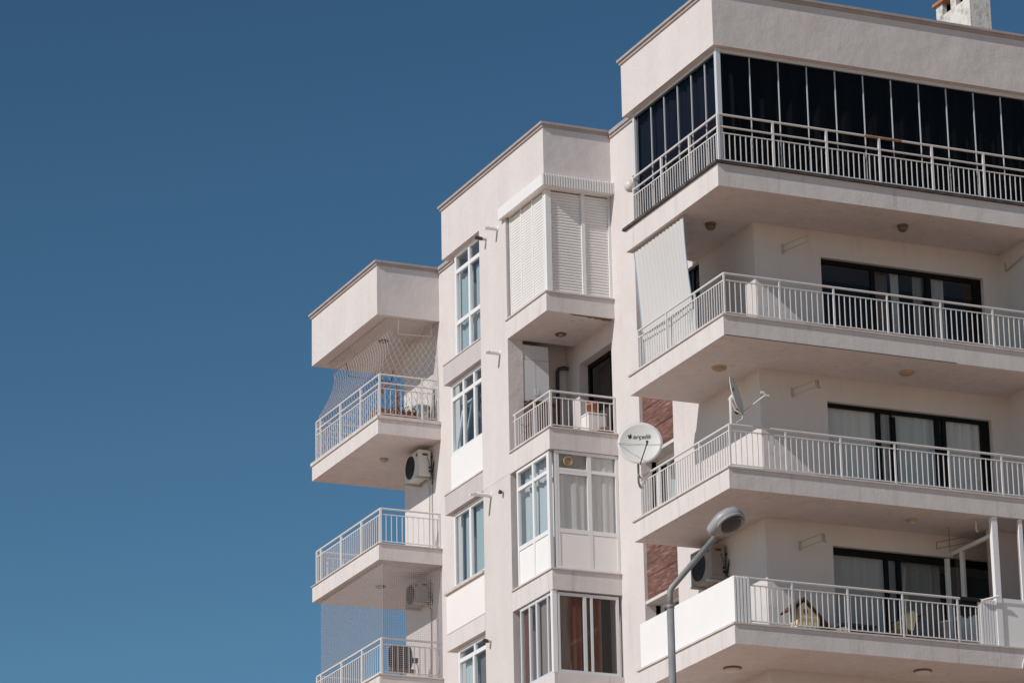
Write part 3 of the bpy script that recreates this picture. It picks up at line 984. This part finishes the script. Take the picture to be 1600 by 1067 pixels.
# ------------------------------------------------------------------ air conditioners
def aircon(x, y0, y1, z0, z1, label, body):
    t = thing('air_conditioner', (x + .15, (y0 + y1) / 2, z0), label, 'air conditioner', 'air conditioner units under the balconies')
    mb = MB()
    mb.box(x, x + .30, y0, y1, z0, z1)
    o = mb.build('casing', body, t, bevel=.02)
    fc = Vector((x, y0 + (y1 - y0) * .60, (z0 + z1) / 2))
    rr = (z1 - z0) * .43
    fg = MB()
    fg.lathe([(rr, .0), (rr, .012), (rr * .93, .014), (rr * .92, .004), (.0, .004)], fc, (-1, 0, 0), 32)
    fg.build('fan', 'black', t)
    gr = MB()
    for q in (.25, .45, .65, .85):
        pts = [fc + Vector((-.016, math.cos(a) * rr * q, math.sin(a) * rr * q)) for a in [2 * math.pi * i / 24 for i in range(25)]]
        gr.tube(pts, .004, 4)
    for a in range(8):
        an = a * math.pi / 4
        gr.tube([fc + Vector((-.016, 0, 0)), fc + Vector((-.016, math.cos(an) * rr * .9, math.sin(an) * rr * .9))], .004, 4)
    gr.build('fan_grille', 'dark_grey', t)
    sg = MB()
    sg.box(x + .09, x + .22, y0 - .006, y0 - .001, z1 - .14, z1 - .09)
    sg.box(x - .006, x - .001, y0 + .08, y0 + .16, z1 - .15, z1 - .08)
    sg.build('badge', 'dark_wood', t)
    br = MB()
    for y in (y0 + .08, y1 - .12):
        br.box(x - .05, 1.53, y, y + .04, z0 - .05, z0 - .008)
    br.build('bracket', 'cable', t)
    vl = MB()
    for zz in (z0 + .12, z0 + .20):
        vl.tube([(x + .26, y0 - .04, zz), (x + .26, y0 + .02, zz)], .022, 8)
    vl.tube([(x + .26, y0 - .03, z0 + .2), (x + .24, y0 - .04, z0 + .32), (x + .2, y0 - .02, z1 - .18)], .006, 5)
    vl.tube([(x + .26, y0 - .03, z0 + .12), (x + .32, y0 - .06, z0 + .02), (x + .35, y0 + .05, z0 - .16)], .012, 6)
    vl.tube([(x + .30, y0 + .1, z0 + .45), (x + .40, y0 - .02, z0 + .52), (x + .35, y0 - .05, z0 + .3), (x + .33, y0, z0 + .1)], .014, 6)
    vl.build('pipework', 'black', t)
    return t
aircon(1.17, 17.45, 18.30, 25.40, 26.02, 'white air conditioner under the netted upper left balcony', 'ac_white')
aircon(1.20, 17.62, 18.40, 22.52, 23.02, 'brownish air conditioner seen through fine netting on the far left', 'ac_dirty')
aircon(1.17, 3.12, 4.00, 19.52, 20.18, 'grimy air conditioner partly behind the street lamp', 'ac_dirty')

def cable(pts, label, r=.011, m='cable', cat='cable', name='wall_cable'):
    mb = MB()
    mb.tube(pts, r, 6)
    tag(mb.build(name, m), label, cat)
xc = XW - .012
cable([(xc - .1, 17.52, 25.38), (xc, 17.50, 25.2), (xc, 17.52, 24.9), (xc, 17.5, 23.66)], 'pale pipe down the wall below the white air conditioner', .018)
cable([(xc - .06, 17.66, 25.36), (xc, 17.66, 25.15), (xc, 17.70, 24.3), (xc, 17.72, 23.66)], 'thin cable left of the pale pipe on the upper left wall', .009)
cable([(xc - .1, 17.68, 22.5), (xc, 17.64, 22.35), (xc, 17.64, 21.9), (xc, 17.66, 20.66)], 'brown pipe down the netted lower left wall', .016, 'brown_wood')
cable([(xc, 17.25, 24.35), (xc, 17.24, 24.0), (xc, 17.34, 23.75), (xc, 17.40, 23.9), (xc, 17.42, 24.2)], 'looped grey cable on the wall behind the middle left railing', .007)
cable([(xc, 17.28, 22.3), (xc, 17.29, 21.4), (xc, 17.25, 21.2), (xc, 17.2, 21.25)], 'thin dangling wire on the netted lower left wall', .005)
cable([(6.02, -.02, 17.80), (6.00, -.035, 17.68), (5.94, -.02, 17.52), (5.93, -.015, 17.44)], 'white cord hanging over the lowest slab edge at right', .012, 'pvc', 'cord', 'cord')

# ------------------------------------------------------------------ ceiling lamps
def ceiling_lamp(x, y, z, kind, label):
    t = thing('ceiling_lamp', (x, y, z), label, 'ceiling lamp', 'ceiling lamps under the balcony slabs')
    k = MB()
    s_ = MB()
    if kind == 'bowl':
        k.lathe([(.105, 0), (.108, -.03), (.10, -.035)], (x, y, z), n=28)
        s_.lathe([(.098, -.032), (.095, -.07), (.075, -.11), (.05, -.122), (0, -.124)], (x, y, z), n=28)
        k.build('rim', 'lamp_dark', t, True); s_.build('lamp_shade', 'lamp_dark', t, True)
    elif kind == 'disc':
        k.lathe([(.145, 0), (.145, -.02), (.135, -.025)], (x, y, z), n=32)
        s_.lathe([(.128, -.02), (.12, -.045), (.08, -.065), (0, -.07)], (x, y, z), n=32)
        k.build('rim', 'lamp_beige', t, True); s_.build('lamp_shade', 'lamp_tan', t, True)
    elif kind == 'dome':
        k.lathe([(.165, 0), (.17, -.02), (.155, -.03)], (x, y, z), n=32)
        s_.lathe([(.155, -.025), (.14, -.06), (.09, -.09), (0, -.10)], (x, y, z), n=32)
        k.build('rim', 'lamp_dark', t, True); s_.build('lamp_shade', 'lamp_glow', t, True)
    elif kind == 'small':
        k.lathe([(.10, 0), (.105, -.02), (.09, -.03)], (x, y, z), n=28)
        s_.lathe([(.085, -.028), (.07, -.07), (.03, -.095), (0, -.10)], (x, y, z), n=28)
        k.build('rim', 'lamp_beige', t, True); s_.build('lamp_shade', 'lamp_beige', t, True)
    else:
        k.lathe([(.115, 0), (.12, -.02), (.10, -.035), (.085, -.03), (.08, -.015), (.0, -.015)], (x, y, z), n=28)
        s_.lathe([(.05, -.012), (.05, -.03), (.0, -.032)], (x, y, z), n=20)
        k.build('rim', 'lamp_dark', t, True); s_.build('lamp_shade', 'lamp_beige', t, True)
ceiling_lamp(.80, 1.93, 26.138, 'bowl', 'dark bowl lamp under the top slab beside the hanging sunshade')
ceiling_lamp(4.30, .70, 26.138, 'bowl', 'dark bowl lamp under the top slab, in front of the balcony door')
ceiling_lamp(.80, 1.78, 23.218, 'disc', 'flat tan lamp above the edge-on satellite dish')
ceiling_lamp(4.27, .80, 23.218, 'disc', 'flat tan lamp above the door with teal curtains')
ceiling_lamp(4.20, .76, 20.308, 'small', 'small beige bowl lamp above the lowest balcony with the pet house')
ceiling_lamp(.81, 1.71, 17.428, 'dome', 'wide pale dome lamp at the bottom edge near the street lamp')
ceiling_lamp(4.25, .74, 17.428, 'dome', 'wide pale dome lamp at the bottom edge towards the right')
ceiling_lamp(.85, 18.75, 28.958, 'ring', 'dark ceiling lamp under the left roof behind diamond netting')
ceiling_lamp(.89, 18.85, 26.138, 'small', 'small bowl lamp beside the white air conditioner')
ceiling_lamp(.92, 19.2, 23.218, 'ring', 'ring lamp left of the brownish air conditioner')
ceiling_lamp(.90, 9.06, 26.138, 'ring', 'dark ring lamp under the shuttered bay')

# ------------------------------------------------------------------ spouts and small wall fittings
def spout(y, z, L_, label, r=.045, group='white drain spouts on the middle pier'):
    t = thing('drain_spout', (0, y, z), label, 'drain spout', group)
    mb = MB()
    mb.tube([(.0, y, z), (-L_ * .6, y, z + .004)], r, 14)
    mb.prism([(-L_ * .6, y + math.cos(a) * r, z + math.sin(a) * r) for a in [2 * math.pi * i / 14 for i in range(14)]], (-L_ * .12, 0, 0))
    # lower lip of the cut end
    mb.prism([(-L_ * .72, y + math.cos(a) * r, z + math.sin(a) * r) for a in [math.pi + math.pi * i / 8 for i in range(9)]], (-L_ * .28, 0, 0))
    mb.build('pipe', 'pvc', t)
    e = MB()
    e.lathe([(r * .8, 0), (r * .8, .004), (0, .004)], (-L_ * .72, y, z), (-1, 0, 0), 14)
    e.build('mouth', 'black', t)
    f_ = MB()
    f_.lathe([(r * 1.25, 0), (r * 1.25, .012), (r, .02)], (0, y, z), (-1, 0, 0), 18)
    f_.build('collar', 'plaster_white', t)
spout(10.17, 28.70, .30, 'uppermost white drain spout, beside the shutter hood')
spout(10.15, 25.94, .34, 'white drain spout below the shuttered bay, midway up the pier')
spout(10.74, 23.02, .48, 'long lowest white drain spout above the curtained window')
def stub(y, z, L_, label):
    t = thing('wall_spotlight', (0, y, z), label, 'spotlight', 'small dark fittings on the middle pier')
    mb = MB()
    mb.tube([(0, y, z), (-L_ * .35, y, z)], .03, 10)
    mb.build('base', 'lamp_beige', t)
    hd_ = MB()
    hd_.lathe([(.028, 0), (.04, .02), (.045, L_ * .6), (.038, L_ * .62), (.034, L_ * .5), (0, L_ * .5)], (-L_ * .35, y, z), (-1, .0, .12), 14)
    hd_.build('lamp_head', 'dark_grey', t)
stub(10.77, 28.67, .25, 'dark wall spotlight beside the topmost tall window')
stub(10.11, 22.92, .10, 'tiny dark wall stub right of the long drain spout')
stub(10.88, 19.95, .17, 'dark wall spotlight beside the bottom window')
gl = MB()
gl.lathe([(.02, 0), (.07, .012), (.11, .06), (.122, .12), (.11, .18), (.07, .23), (0, .245)], (.06, 3.84, 27.35), (0, 0, 1), 24)
tag(gl.build('globe_lamp', 'lamp_glow', smooth=True), 'white globe lamp at the left end of the top railing', 'globe lamp')

# ------------------------------------------------------------------ drying racks
def rack(x, z, dx, label, y=YW, zoff=.0, hang=False):
    t = thing('drying_rack', (x, y, z), label, 'drying rack', 'folding drying racks on the front walls')
    mb = MB()
    mb.box(x - .02, x + .02, y - .03, y, z - .16, z + .02)
    mb.build('wall_plate', 'cable', t)
    mb = MB()
    y2 = y - .72
    mb.tube([(x, y - .02, z), (x + dx, y2, z + zoff)], .008, 6)
    mb.tube([(x, y - .02, z - .13), (x + dx, y2, z + zoff - .13)], .008, 6)
    mb.tube([(x + dx, y2, z + zoff), (x + dx, y2, z + zoff - .13)], .008, 6)
    mb.build('arm', 'cable', t)
    if hang:
        mb = MB()
        for q in (.0, .03, .06):
            mb.tube([(x + dx - .02 + q, y2 + .05, z + zoff), (x + dx - .03 + q, y2 + .02, z + zoff - .10), (x + dx + .01 + q, y2 + .04, z + zoff - .16)], .005, 5)
        mb.build('hooks', 'dark_grey', t)
rack(2.14, 25.74, .16, 'beige drying rack arm left of the dark top balcony door')
rack(2.22, 22.88, .16, 'thin drying rack with a dark hook, behind the edge-on dish', hang=True)
rack(2.24, 19.90, .12, 'rusty drying rack above the pet house', hang=True)
rk = MB()
rk.tube([(XR - .02, 1.3, 25.72), (XR - .05, .55, 25.82)], .012, 6)
rk.tube([(XR - .02, 1.3, 25.72), (XR - .02, 1.3, 25.9)], .012, 6)
tag(rk.build('drying_rack', 'cable'), 'single drying rack arm on the return wall at the right edge', 'drying rack')
ro = thing('laundry_frame', (5.2, 1.1, 19.9), 'rusty laundry frame under the slab beside the glazed enclosure', 'drying rack')
rk = MB()
rk.tube([(4.9, 1.1, 20.02), (5.1, .955, 20.05), (5.45, .7, 20.10)], .007, 6)
rk.tube([(4.9, 1.1, 19.9), (5.1, .955, 19.93), (5.45, .7, 19.98)], .007, 6)
rk.tube([(4.9, 1.1, 20.03), (4.9, 1.1, 19.89)], .007, 6)
rk.tube([(5.1, .955, 20.3), (5.1, .955, 19.82)], .007, 6)
rk.build('frame', 'lamp_dark', ro)
rk = MB()
rk.tube([(5.33, .35, 20.30), (5.33, .35, 20.12), (5.36, .35, 20.08)], .018, 8)
rk.build('hanger', 'edging', ro)

def uframe(pts, label, m='pvc', r=.013):
    mb = MB()
    mb.tube(pts, r, 6)
    tag(mb.build('laundry_frame', m), label, 'laundry frame', 'laundry frames under the left roof')
uframe([(.58, 17.15, 28.955), (.60, 17.22, 28.62), (1.44, 17.30, 28.68), (1.44, 17.30, 28.955)], 'white laundry frame hanging at the wall side of the netted balcony')
uframe([(.43, 19.83, 28.955), (.43, 19.75, 28.80), (.40, 20.62, 28.80), (.39, 20.64, 28.955)], 'short white laundry frame hanging at the outer side of the netted balcony')
uframe([(.70, 20.7, 28.955), (.78, 20.8, 28.70), (1.9, 20.85, 28.70), (1.95, 20.85, 28.955)], 'brown laundry frame at the back of the netted balcony', 'dark_wood')

# ------------------------------------------------------------------ nets
def net_surface(s_, t):
    """perimeter coordinate s_ from the far end (0) round the corner (3.95) to the wall (5.4); t 0 top .. 1 bottom"""
    z = 28.95 + (26.66 - 28.95) * t
    if t < .58:
        q = t / .58
        inset = .22 * (1 - q) + .02 * q + .17 * math.sin(math.pi * q ** .8)
    else:
        inset = .02
    if s_ <= 3.95:
        q = s_ / 3.95
        far = 21.02 - inset * 1.1
        return Vector((.07 + inset, far + (17.06 + inset * .5 - far) * q, z))
    q = (s_ - 3.95) / 1.45
    return Vector((.07 + inset + (1.50 - .07 - inset) * q, 17.06 + inset * .5 * (1 - q * .5), z))
nb = MB()
SL, TH = 5.40, 2.29
cell = .165
k = -TH * .75
while k < SL + TH:
    for sg in (1, -1):
        pts = []
        for i in range(0, 33):
            t = i / 32
            s_ = k + (TH * .75) * (t if sg > 0 else 1 - t)
            if 0 <= s_ <= SL:
                pts.append(net_surface(s_, t))
            elif len(pts) > 1:
                break
        if len(pts) > 1:
            nb.tube(pts, .0038, 4)
    k += cell
for t in (0.0, 1.0):
    nb.tube([net_surface(SL * i / 60, t) for i in range(61)], .006, 4)
for s_ in (0.0, SL):
    nb.tube([net_surface(s_, i / 20) for i in range(21)], .006, 4)
tag(nb.build('balcony_net', 'net'), 'pale diamond mesh net enclosing the upper left balcony', 'net')

nf = MB()
y = 17.06
while y < 20.85:
    nf.box(.098, .102, y - .002, y + .002, 21.40, 23.215)
    y += .045
z = 21.40
while z < 23.21:
    nf.box(.0985, .1015, 17.06, 20.85, z - .002, z + .002)
    z += .045
x = .10
while x < XW - .01:
    nf.box(x - .0022, x + .0022, 17.042, 17.046, 20.64, 23.215)
    x += .045
z = 20.66
while z < 23.21:
    nf.box(.10, XW - .01, 17.0425, 17.0455, z - .0022, z + .0022)
    z += .045
tag(nf.build('balcony_net', 'net_fine'), 'fine square mesh net over the lower left balcony', 'net')

# ------------------------------------------------------------------ hanging sunshade
aw = MB()
cols, rows = 60, 24
y0, y1 = 1.66, 3.80
zt_, zb_ = 26.10, 23.76
def aw_pt(i, j):
    a = i / cols
    t = j / rows
    y = y0 + (y1 - y0) * a + .10 * math.sin(math.pi * t) * (1 - a) * .4 - .12 * t * a - .24 * t * t * (1 - a)
    bulge = .10 * math.sin(math.pi * t) * (.4 + .6 * math.sin(math.pi * a))
    x = .085 + .11 * t * t + bulge * .8 + .008 * math.sin(2 * math.pi * a * 14) * (1 - .6 * t)
    z = zt_ + (zb_ - zt_) * t - .02 * abs(math.sin(math.pi * a * 15)) * (1 - t) ** 6
    return (x, y, z)
for j in range(rows + 1):
    for i in range(cols + 1):
        aw.v.append(aw_pt(i, j))
for j in range(rows):
    for i in range(cols):
        q = j * (cols + 1) + i
        aw.f.append((q, q + 1, q + cols + 2, q + cols + 1))
AWT = thing('hanging_sunshade', (.1, 2.7, 23.76), 'pale striped fabric sunshade hanging inside the corner of the upper balcony', 'sunshade')
ao = aw.build('fabric', 'awning', AWT, True)
tr = MB()
tr.tube([Vector(aw_pt(0, j)) + Vector((-.002, -.006, 0)) for j in range(rows + 1)], .010, 5)
tr.tube([Vector(aw_pt(cols, j)) + Vector((-.002, .006, 0)) for j in range(rows + 1)], .012, 5)
tr.build('edge_tape', 'awning_trim', AWT)
rl = MB()
rl.tube([(.09, y0 - .05, 26.12), (.09, y1 + .05, 26.12)], .012, 6)
rl.build('curtain_rail', 'cable', AWT)

# ------------------------------------------------------------------ things on the balconies
# upper left balcony
ZF = 26.50
t = thing('wooden_chair', (.55, 17.95, ZF), 'brown wooden armchair behind the upper left railing', 'chair')
mb = MB()
mb.tube([(.30, 17.7, ZF), (.33, 17.68, 27.15), (.40, 17.68, 27.42)], .022, 6)
mb.tube([(.78, 17.75, ZF), (.80, 17.75, 27.2), (.80, 17.8, 27.62)], .022, 6)
mb.tube([(.66, 17.7, ZF + .3), (.72, 17.72, 27.1), (.79, 17.78, 27.55)], .022, 6)
mb.tube([(.30, 18.2, ZF), (.33, 18.2, 27.1)], .022, 6)
mb.tube([(.78, 18.2, ZF), (.80, 18.2, 27.1)], .022, 6)
mb.build('leg', 'brown_wood', t)
mb = MB()
mb.tube([(.33, 17.68, 27.38), (.45, 17.70, 27.50), (.62, 17.74, 27.58), (.80, 17.8, 27.62)], .028, 6)
mb.build('backrest', 'brown_wood', t)
mb = MB()
mb.box(.30, .82, 17.7, 18.22, 26.92, 26.97)
mb.build('seat', 'brown_wood', t)
t = thing('planter', (.95, 17.65, ZF), 'dark red planter with low plants behind the upper left railing', 'planter')
mb = MB()
mb.prism([(.62, 17.42, 26.60), (1.22, 17.42, 26.60), (1.27, 17.42, 26.86), (.56, 17.42, 26.86)], (0, .35, 0))
mb.build('pot', 'red_planter', t)
mb = MB()
for i in range(160):
    c_ = Vector((random.uniform(.58, 1.25), random.uniform(17.42, 17.75), 26.86 + random.random() ** 2 * .18))
    a_ = Vector((random.uniform(-1, 1), random.uniform(-1, 1), random.uniform(-.4, 1))).normalized() * .05
    b_ = a_.orthogonal().normalized() * .02
    mb.quad(tuple(c_ - a_), tuple(c_ - b_), tuple(c_ + a_), tuple(c_ + b_))
mb.build('foliage', 'leaf', t)
t = thing('storage_box', (1.38, 17.75, ZF), 'grey storage box against the wall of the upper left balcony', 'box')
mb = MB()
mb.box(1.20, 1.50, 17.6, 17.9, ZF, 27.08)
mb.build('body', 'grey_box', t, bevel=.01)
mb = MB()
mb.box(1.19, 1.51, 17.59, 17.91, 27.082, 27.13)
mb.build('lid', 'grey_box', t)
mb = MB()
mb.lathe([(.0, 0), (.06, 0), (.065, .16), (.045, .22), (.02, .25), (.02, .29), (0, .29)], (1.30, 17.35, ZF + .08), n=16)
tag(mb.build('bottle', 'white_box', smooth=True), 'white bottle in front of the grey storage box', 'bottle')
mb = MB()
mb.lathe([(.0, 0), (.03, 0), (.03, .36), (.012, .40), (0, .40)], (1.11, 17.30, ZF + .08), n=12)
tag(mb.build('watering_bottle', 'cyan', smooth=True), 'cyan slim bottle between planter and storage box', 'bottle')
mb = MB()
mb.prism([(1.42, 17.3, 26.6), (1.49, 17.3, 26.58), (1.515, 17.3, 27.45), (1.49, 17.3, 27.45)], (0, .05, 0))
tag(mb.build('folded_board', 'grey_box'), 'narrow grey board leaning at the end of the upper left railing', 'board')

# lower left balcony chair
t = thing('office_chair', (.75, 17.8, 20.63), 'black mesh chair behind the lowest left railing', 'chair')
mb = MB()
pts = []
for i in range(20):
    a = 2 * math.pi * i / 20
    ca, sa = math.cos(a), math.sin(a)
    pts.append((.76 + .28 * math.copysign(abs(ca) ** .5, ca), 17.62, 21.19 + .29 * math.copysign(abs(sa) ** .5, sa)))
mb.prism(pts, (0, .06, 0))
mb.build('backrest', 'black', t)
mb = MB()
mb.box(.48, 1.04, 17.45, 17.62, 20.83, 20.90)
mb.build('seat', 'dark_wood', t)
mb = MB()
mb.tube([(.76, 17.6, 20.63), (.76, 17.6, 20.95)], .03, 8)
mb.build('stem', 'black', t)
for a in range(5):
    mb = MB()
    mb.tube([(.76, 17.6, 20.68), (.76 + .26 * math.cos(a * 1.257), 17.6 + .26 * math.sin(a * 1.257), 20.64)], .016, 6)
    mb.build('leg', 'black', t)
mb = MB()
mb.box(1.05, 1.17, 17.6, 17.7, 21.10, 21.20)
mb.tube([(1.11, 17.65, 21.10), (1.17, 17.63, 21.05), (1.2, 17.6, 20.63)], .008, 6)
tag(mb.build('floodlight', 'black'), 'small black floodlight right of the black mesh chair', 'floodlight')

# middle loggia
t = thing('flower_pot', (1.30, 8.35, 24.16), 'terracotta pot on the white box in the loggia', 'flower pot')
mb = MB()
mb.lathe([(.0, 0), (.085, 0), (.12, .18), (.135, .18), (.135, .225), (.12, .225), (.115, .19), (0, .19)], (1.26, 8.38, 24.225), n=20)
mb.build('pot', 'terracotta', t, True)
mb = MB()
for i in range(60):
    c_ = Vector((1.26 + random.gauss(0, .06), 8.38 + random.gauss(0, .06), 24.43 + random.random() * .06))
    a_ = Vector((random.uniform(-1, 1), random.uniform(-1, 1), random.uniform(0, 1))).normalized() * .03
    b_ = a_.orthogonal().normalized() * .012
    mb.quad(tuple(c_ - a_), tuple(c_ - b_), tuple(c_ + a_), tuple(c_ + b_))
mb.build('foliage', 'brown_wood', t)
t = thing('white_chest', (1.27, 8.4, 23.67), 'white chest carrying the terracotta pot in the loggia', 'chest')
mb = MB()
mb.box(1.08, 1.49, 8.2, 8.6, 23.67, 24.19)
mb.build('body', 'white_box', t, bevel=.008)
mb = MB()
mb.box(1.07, 1.50, 8.19, 8.61, 24.192, 24.222)
mb.build('lid', 'white_box', t)
t = thing('low_cabinet', (.75, 9.3, 23.67), 'dark brown low cabinet at the back of the loggia', 'cabinet')
mb = MB()
mb.box(.36, .92, 9.45, 9.75, 23.67, 24.72)
mb.build('body', 'dark_wood', t)
mb = MB()
mb.box(.34, .94, 9.43, 9.76, 24.722, 24.76)
mb.build('top', 'dark_wood', t)
t = thing('stool', (1.38, 8.0, 23.67), 'low brown stool beside the loggia railing', 'stool')
mb = MB()
mb.lathe([(.0, .13), (.14, .13), (.145, .17), (.0, .18)], (1.36, 8.03, 23.67), n=20)
mb.build('seat', 'brown_wood', t, True)
for a in range(3):
    mb = MB()
    mb.tube([(1.36 + .1 * math.cos(a * 2.1), 8.03 + .1 * math.sin(a * 2.1), 23.80), (1.36 + .11 * math.cos(a * 2.1), 8.03 + .11 * math.sin(a * 2.1), 23.67)], .012, 6)
    mb.build('leg', 'brown_wood', t)

# lowest tower balcony
t = thing('pet_house', (1.65, .35, 17.83), 'small cream pet house with a dark pitched roof behind the lowest railing', 'pet house')
mb = MB()
mb.prism([(1.45, .24, 17.84), (1.86, .24, 17.84), (1.86, .24, 18.10), (1.55, .24, 18.38), (1.44, .24, 18.28)], (0, .34, 0))
mb.build('body', 'cream', t)
mb = MB()
mb.prism([(1.27, .20, 18.19), (1.54, .20, 18.43), (1.54, .20, 18.47), (1.25, .20, 18.22)], (0, .42, 0))
mb.prism([(1.545, .20, 18.43), (2.10, .20, 17.88), (2.13, .20, 17.90), (1.545, .20, 18.47)], (0, .42, 0))
mb.build('roof', 'dark_wood', t)
mb = MB()
mb.lathe([(.055, 0), (.055, .004), (0, .004)], (1.58, .24, 18.2), (0, -1, 0), 16)
mb.build('opening', 'brown_wood', t)
mb = MB()
for q in (1.78, 1.83, 1.88):
    mb.tube([(q, .22, 17.84), (q - .02, .2, 17.92), (q + .03, .2, 17.96)], .008, 5)
tag(mb.build('rope', 'dark_wood'), 'short dark rope beside the pet house', 'rope')
mb = MB()
mb.prism([(2.18, .22, 17.85), (2.42, .22, 17.85), (2.44, .22, 17.97), (2.36, .22, 17.99), (2.22, .22, 17.90)], (0, .22, 0))
tag(mb.build('cushion', 'cream', bevel=.02), 'cream cushion lying right of the pet house', 'cushion')
t = thing('deck_chair', (4.0, .8, 17.82), 'folding brown wooden chair with a cream cushion', 'chair')
mb = MB()
mb.tube([(3.88, .75, 17.82), (4.32, .75, 18.52)], .02, 6)
mb.tube([(3.88, 1.15, 17.82), (4.32, 1.15, 18.52)], .02, 6)
mb.tube([(4.25, .75, 17.82), (3.80, .75, 18.38)], .02, 6)
mb.tube([(4.25, 1.15, 17.82), (3.80, 1.15, 18.38)], .02, 6)
for (x_, z_) in ((4.30, 18.49), (3.82, 18.36), (4.06, 18.10)):
    mb.tube([(x_, .75, z_), (x_, 1.15, z_)], .014, 6)
mb.build('frame', 'dark_wood', t)
mb = MB()
mb.box(3.70, 4.10, .76, 1.14, 18.12, 18.17)
mb.build('seat', 'brown_wood', t)
mb = MB()
mb.prism([(3.98, .72, 18.18), (4.10, .72, 18.16), (4.20, .72, 18.50), (4.10, .72, 18.56), (3.93, .72, 18.38)], (0, .45, 0))
mb.build('cushion', 'cream', t, bevel=.02)
t = thing('storage_chest', (3.0, 1.2, 17.82), 'dark grey low chest in front of the lowest balcony door', 'chest')
mb = MB()
mb.box(2.72, 3.45, 1.0, 1.5, 17.82, 18.22)
mb.build('body', 'dark_grey', t, bevel=.02)
mb = MB()
mb.box(2.70, 3.47, .98, 1.52, 18.222, 18.27)
mb.build('lid', 'dark_grey', t)
cl = MB()
n = 16
for i in range(n + 1):
    x = 4.72 + .44 * i / n
    dz = .02 * math.sin(i * 1.7)
    cl.v += [(x, .046, 18.64 + dz * .4), (x, .047, 18.69), (x, .082, 18.722), (x, .125, 18.70), (x, .13 + dz, 18.33 + .16 * abs(i / n - .35) + dz)]
for i in range(n):
    for j in range(4):
        q = i * 5 + j
        cl.f.append((q, q + 5, q + 6, q + 1))
co = cl.build('hanging_cloth', 'black')
sol = co.modifiers.new('thick', 'SOLIDIFY')
sol.thickness = .006
tag(co, 'dark cloth slung over the lowest railing beside the enclosure', 'cloth')
pb = MB()
pb.tube([(5.16, .02, 18.66), (5.50, -.03, 18.76)], .022, 8)
pb.build('rail_bar', 'pvc', B)
wd = thing('bin', (5.2, 1.2, 17.82), 'narrow white bin in front of the right end of the balcony door', 'bin')
mb = MB()
mb.box(4.98, 5.12, 1.1, 1.25, 17.82, 18.50)
mb.build('body', 'grey_box', wd)
mb = MB()
mb.box(4.97, 5.13, 1.09, 1.26, 18.502, 18.53)
mb.build('lid', 'white_box', wd)
bk = MB()
bk.lathe([(0, 0), (.035, .0), (.06, .03), (.05, .06), (0, .07)], (XW - .005, 2.45, 22.62), (-1, 0, 0), 10)
tag(bk.build('wall_ornament', 'dark_wood', smooth=True), 'small brown ornament on the shaded wall left of the dish mast', 'ornament')

# ------------------------------------------------------------------ street lamp
SL_ = thing('street_lamp', (-17.09, -31.8, 0), 'galvanised street lamp with a bent arm and rounded hood in front of the block', 'street lamp')
pl = MB()
pl.tube([(-17.09, -31.8, 0), (-17.09, -31.8, 4.0)], .075, 16)
pl.tube([(-17.09, -31.8, 4.0), (-17.09, -31.8, 9.10)], .030, 16)
pl.tube([(-17.09, -31.8, 9.09), (-17.09, -31.8, 9.12)], .034, 16)
pl.build('pole', 'galv', SL_, True)
am = MB()
am.tube([(-17.09, -31.8, 9.10), (-17.088, -31.8, 9.235), (-17.072, -31.806, 9.268), (-16.75, -31.965, 9.675)], .025, 14)
am.build('arm', 'galv', SL_, True)
# head: a flattened hood whose open underside tilts to the viewer
hc = Vector((-16.655, -32.0, 9.80))
ax = (Vector((-16.54, -32.08, 9.83)) - Vector((-16.80, -31.94, 9.69))).normalized()
dn = Vector((.30, -.62, -.80))
dn = (dn - ax * dn.dot(ax)).normalized()
sd2 = ax.cross(dn)
def shell(mb, rings, n=22):
    idx = []
    for (u_, w_, d_, dd) in rings:       # along axis, half width, centre shift along dn, half depth
        i = len(mb.v)
        for a in range(n):
            t_ = 2 * math.pi * a / n
            mb.v.append(tuple(hc + ax * u_ + sd2 * (w_ * math.cos(t_)) + dn * (d_ + dd * math.sin(t_))))
        idx.append(i)
    for a, b in zip(idx, idx[1:]):
        for k_ in range(n):
            mb.f.append((a + k_, a + (k_ + 1) % n, b + (k_ + 1) % n, b + k_))
    mb.f.append(tuple(idx[0] + k_ for k_ in reversed(range(n))))
    mb.f.append(tuple(idx[-1] + k_ for k_ in range(n)))
hb = MB()
shell(hb, [(-.165, .03, 0, .03), (-.15, .045, 0, .045), (-.10, .075, -.01, .06), (-.03, .105, -.02, .075), (.05, .115, -.022, .078), (.11, .10, -.018, .068), (.145, .065, -.012, .045), (.158, .02, -.005, .015)])
ho = hb.build('hood', 'lamp_head', SL_, True)
rm = MB()
rimpts = [hc + ax * (.03 + .118 * math.cos(a)) + sd2 * (.104 * math.sin(a)) + dn * .030 for a in [2 * math.pi * i / 28 for i in range(29)]]
rm.tube(rimpts, .013, 8)
rm.build('rim', 'lamp_head', ho, True)
lg = MB()
idx = []
for (q, dz) in ((1.0, .030), (.9, .052), (.7, .066), (.4, .074), (.05, .076)):
    i = len(lg.v)
    for a in range(28):
        t_ = 2 * math.pi * a / 28
        lg.v.append(tuple(hc + ax * (.03 + .108 * q * math.cos(t_)) + sd2 * (.094 * q * math.sin(t_)) + dn * dz))
    idx.append(i)
for a, b in zip(idx, idx[1:]):
    for k_ in range(28):
        lg.f.append((a + k_, a + (k_ + 1) % 28, b + (k_ + 1) % 28, b + k_))
lg.f.append(tuple(idx[-1] + k_ for k_ in range(28)))
lg.build('lens', 'lamp_glass', ho, True)
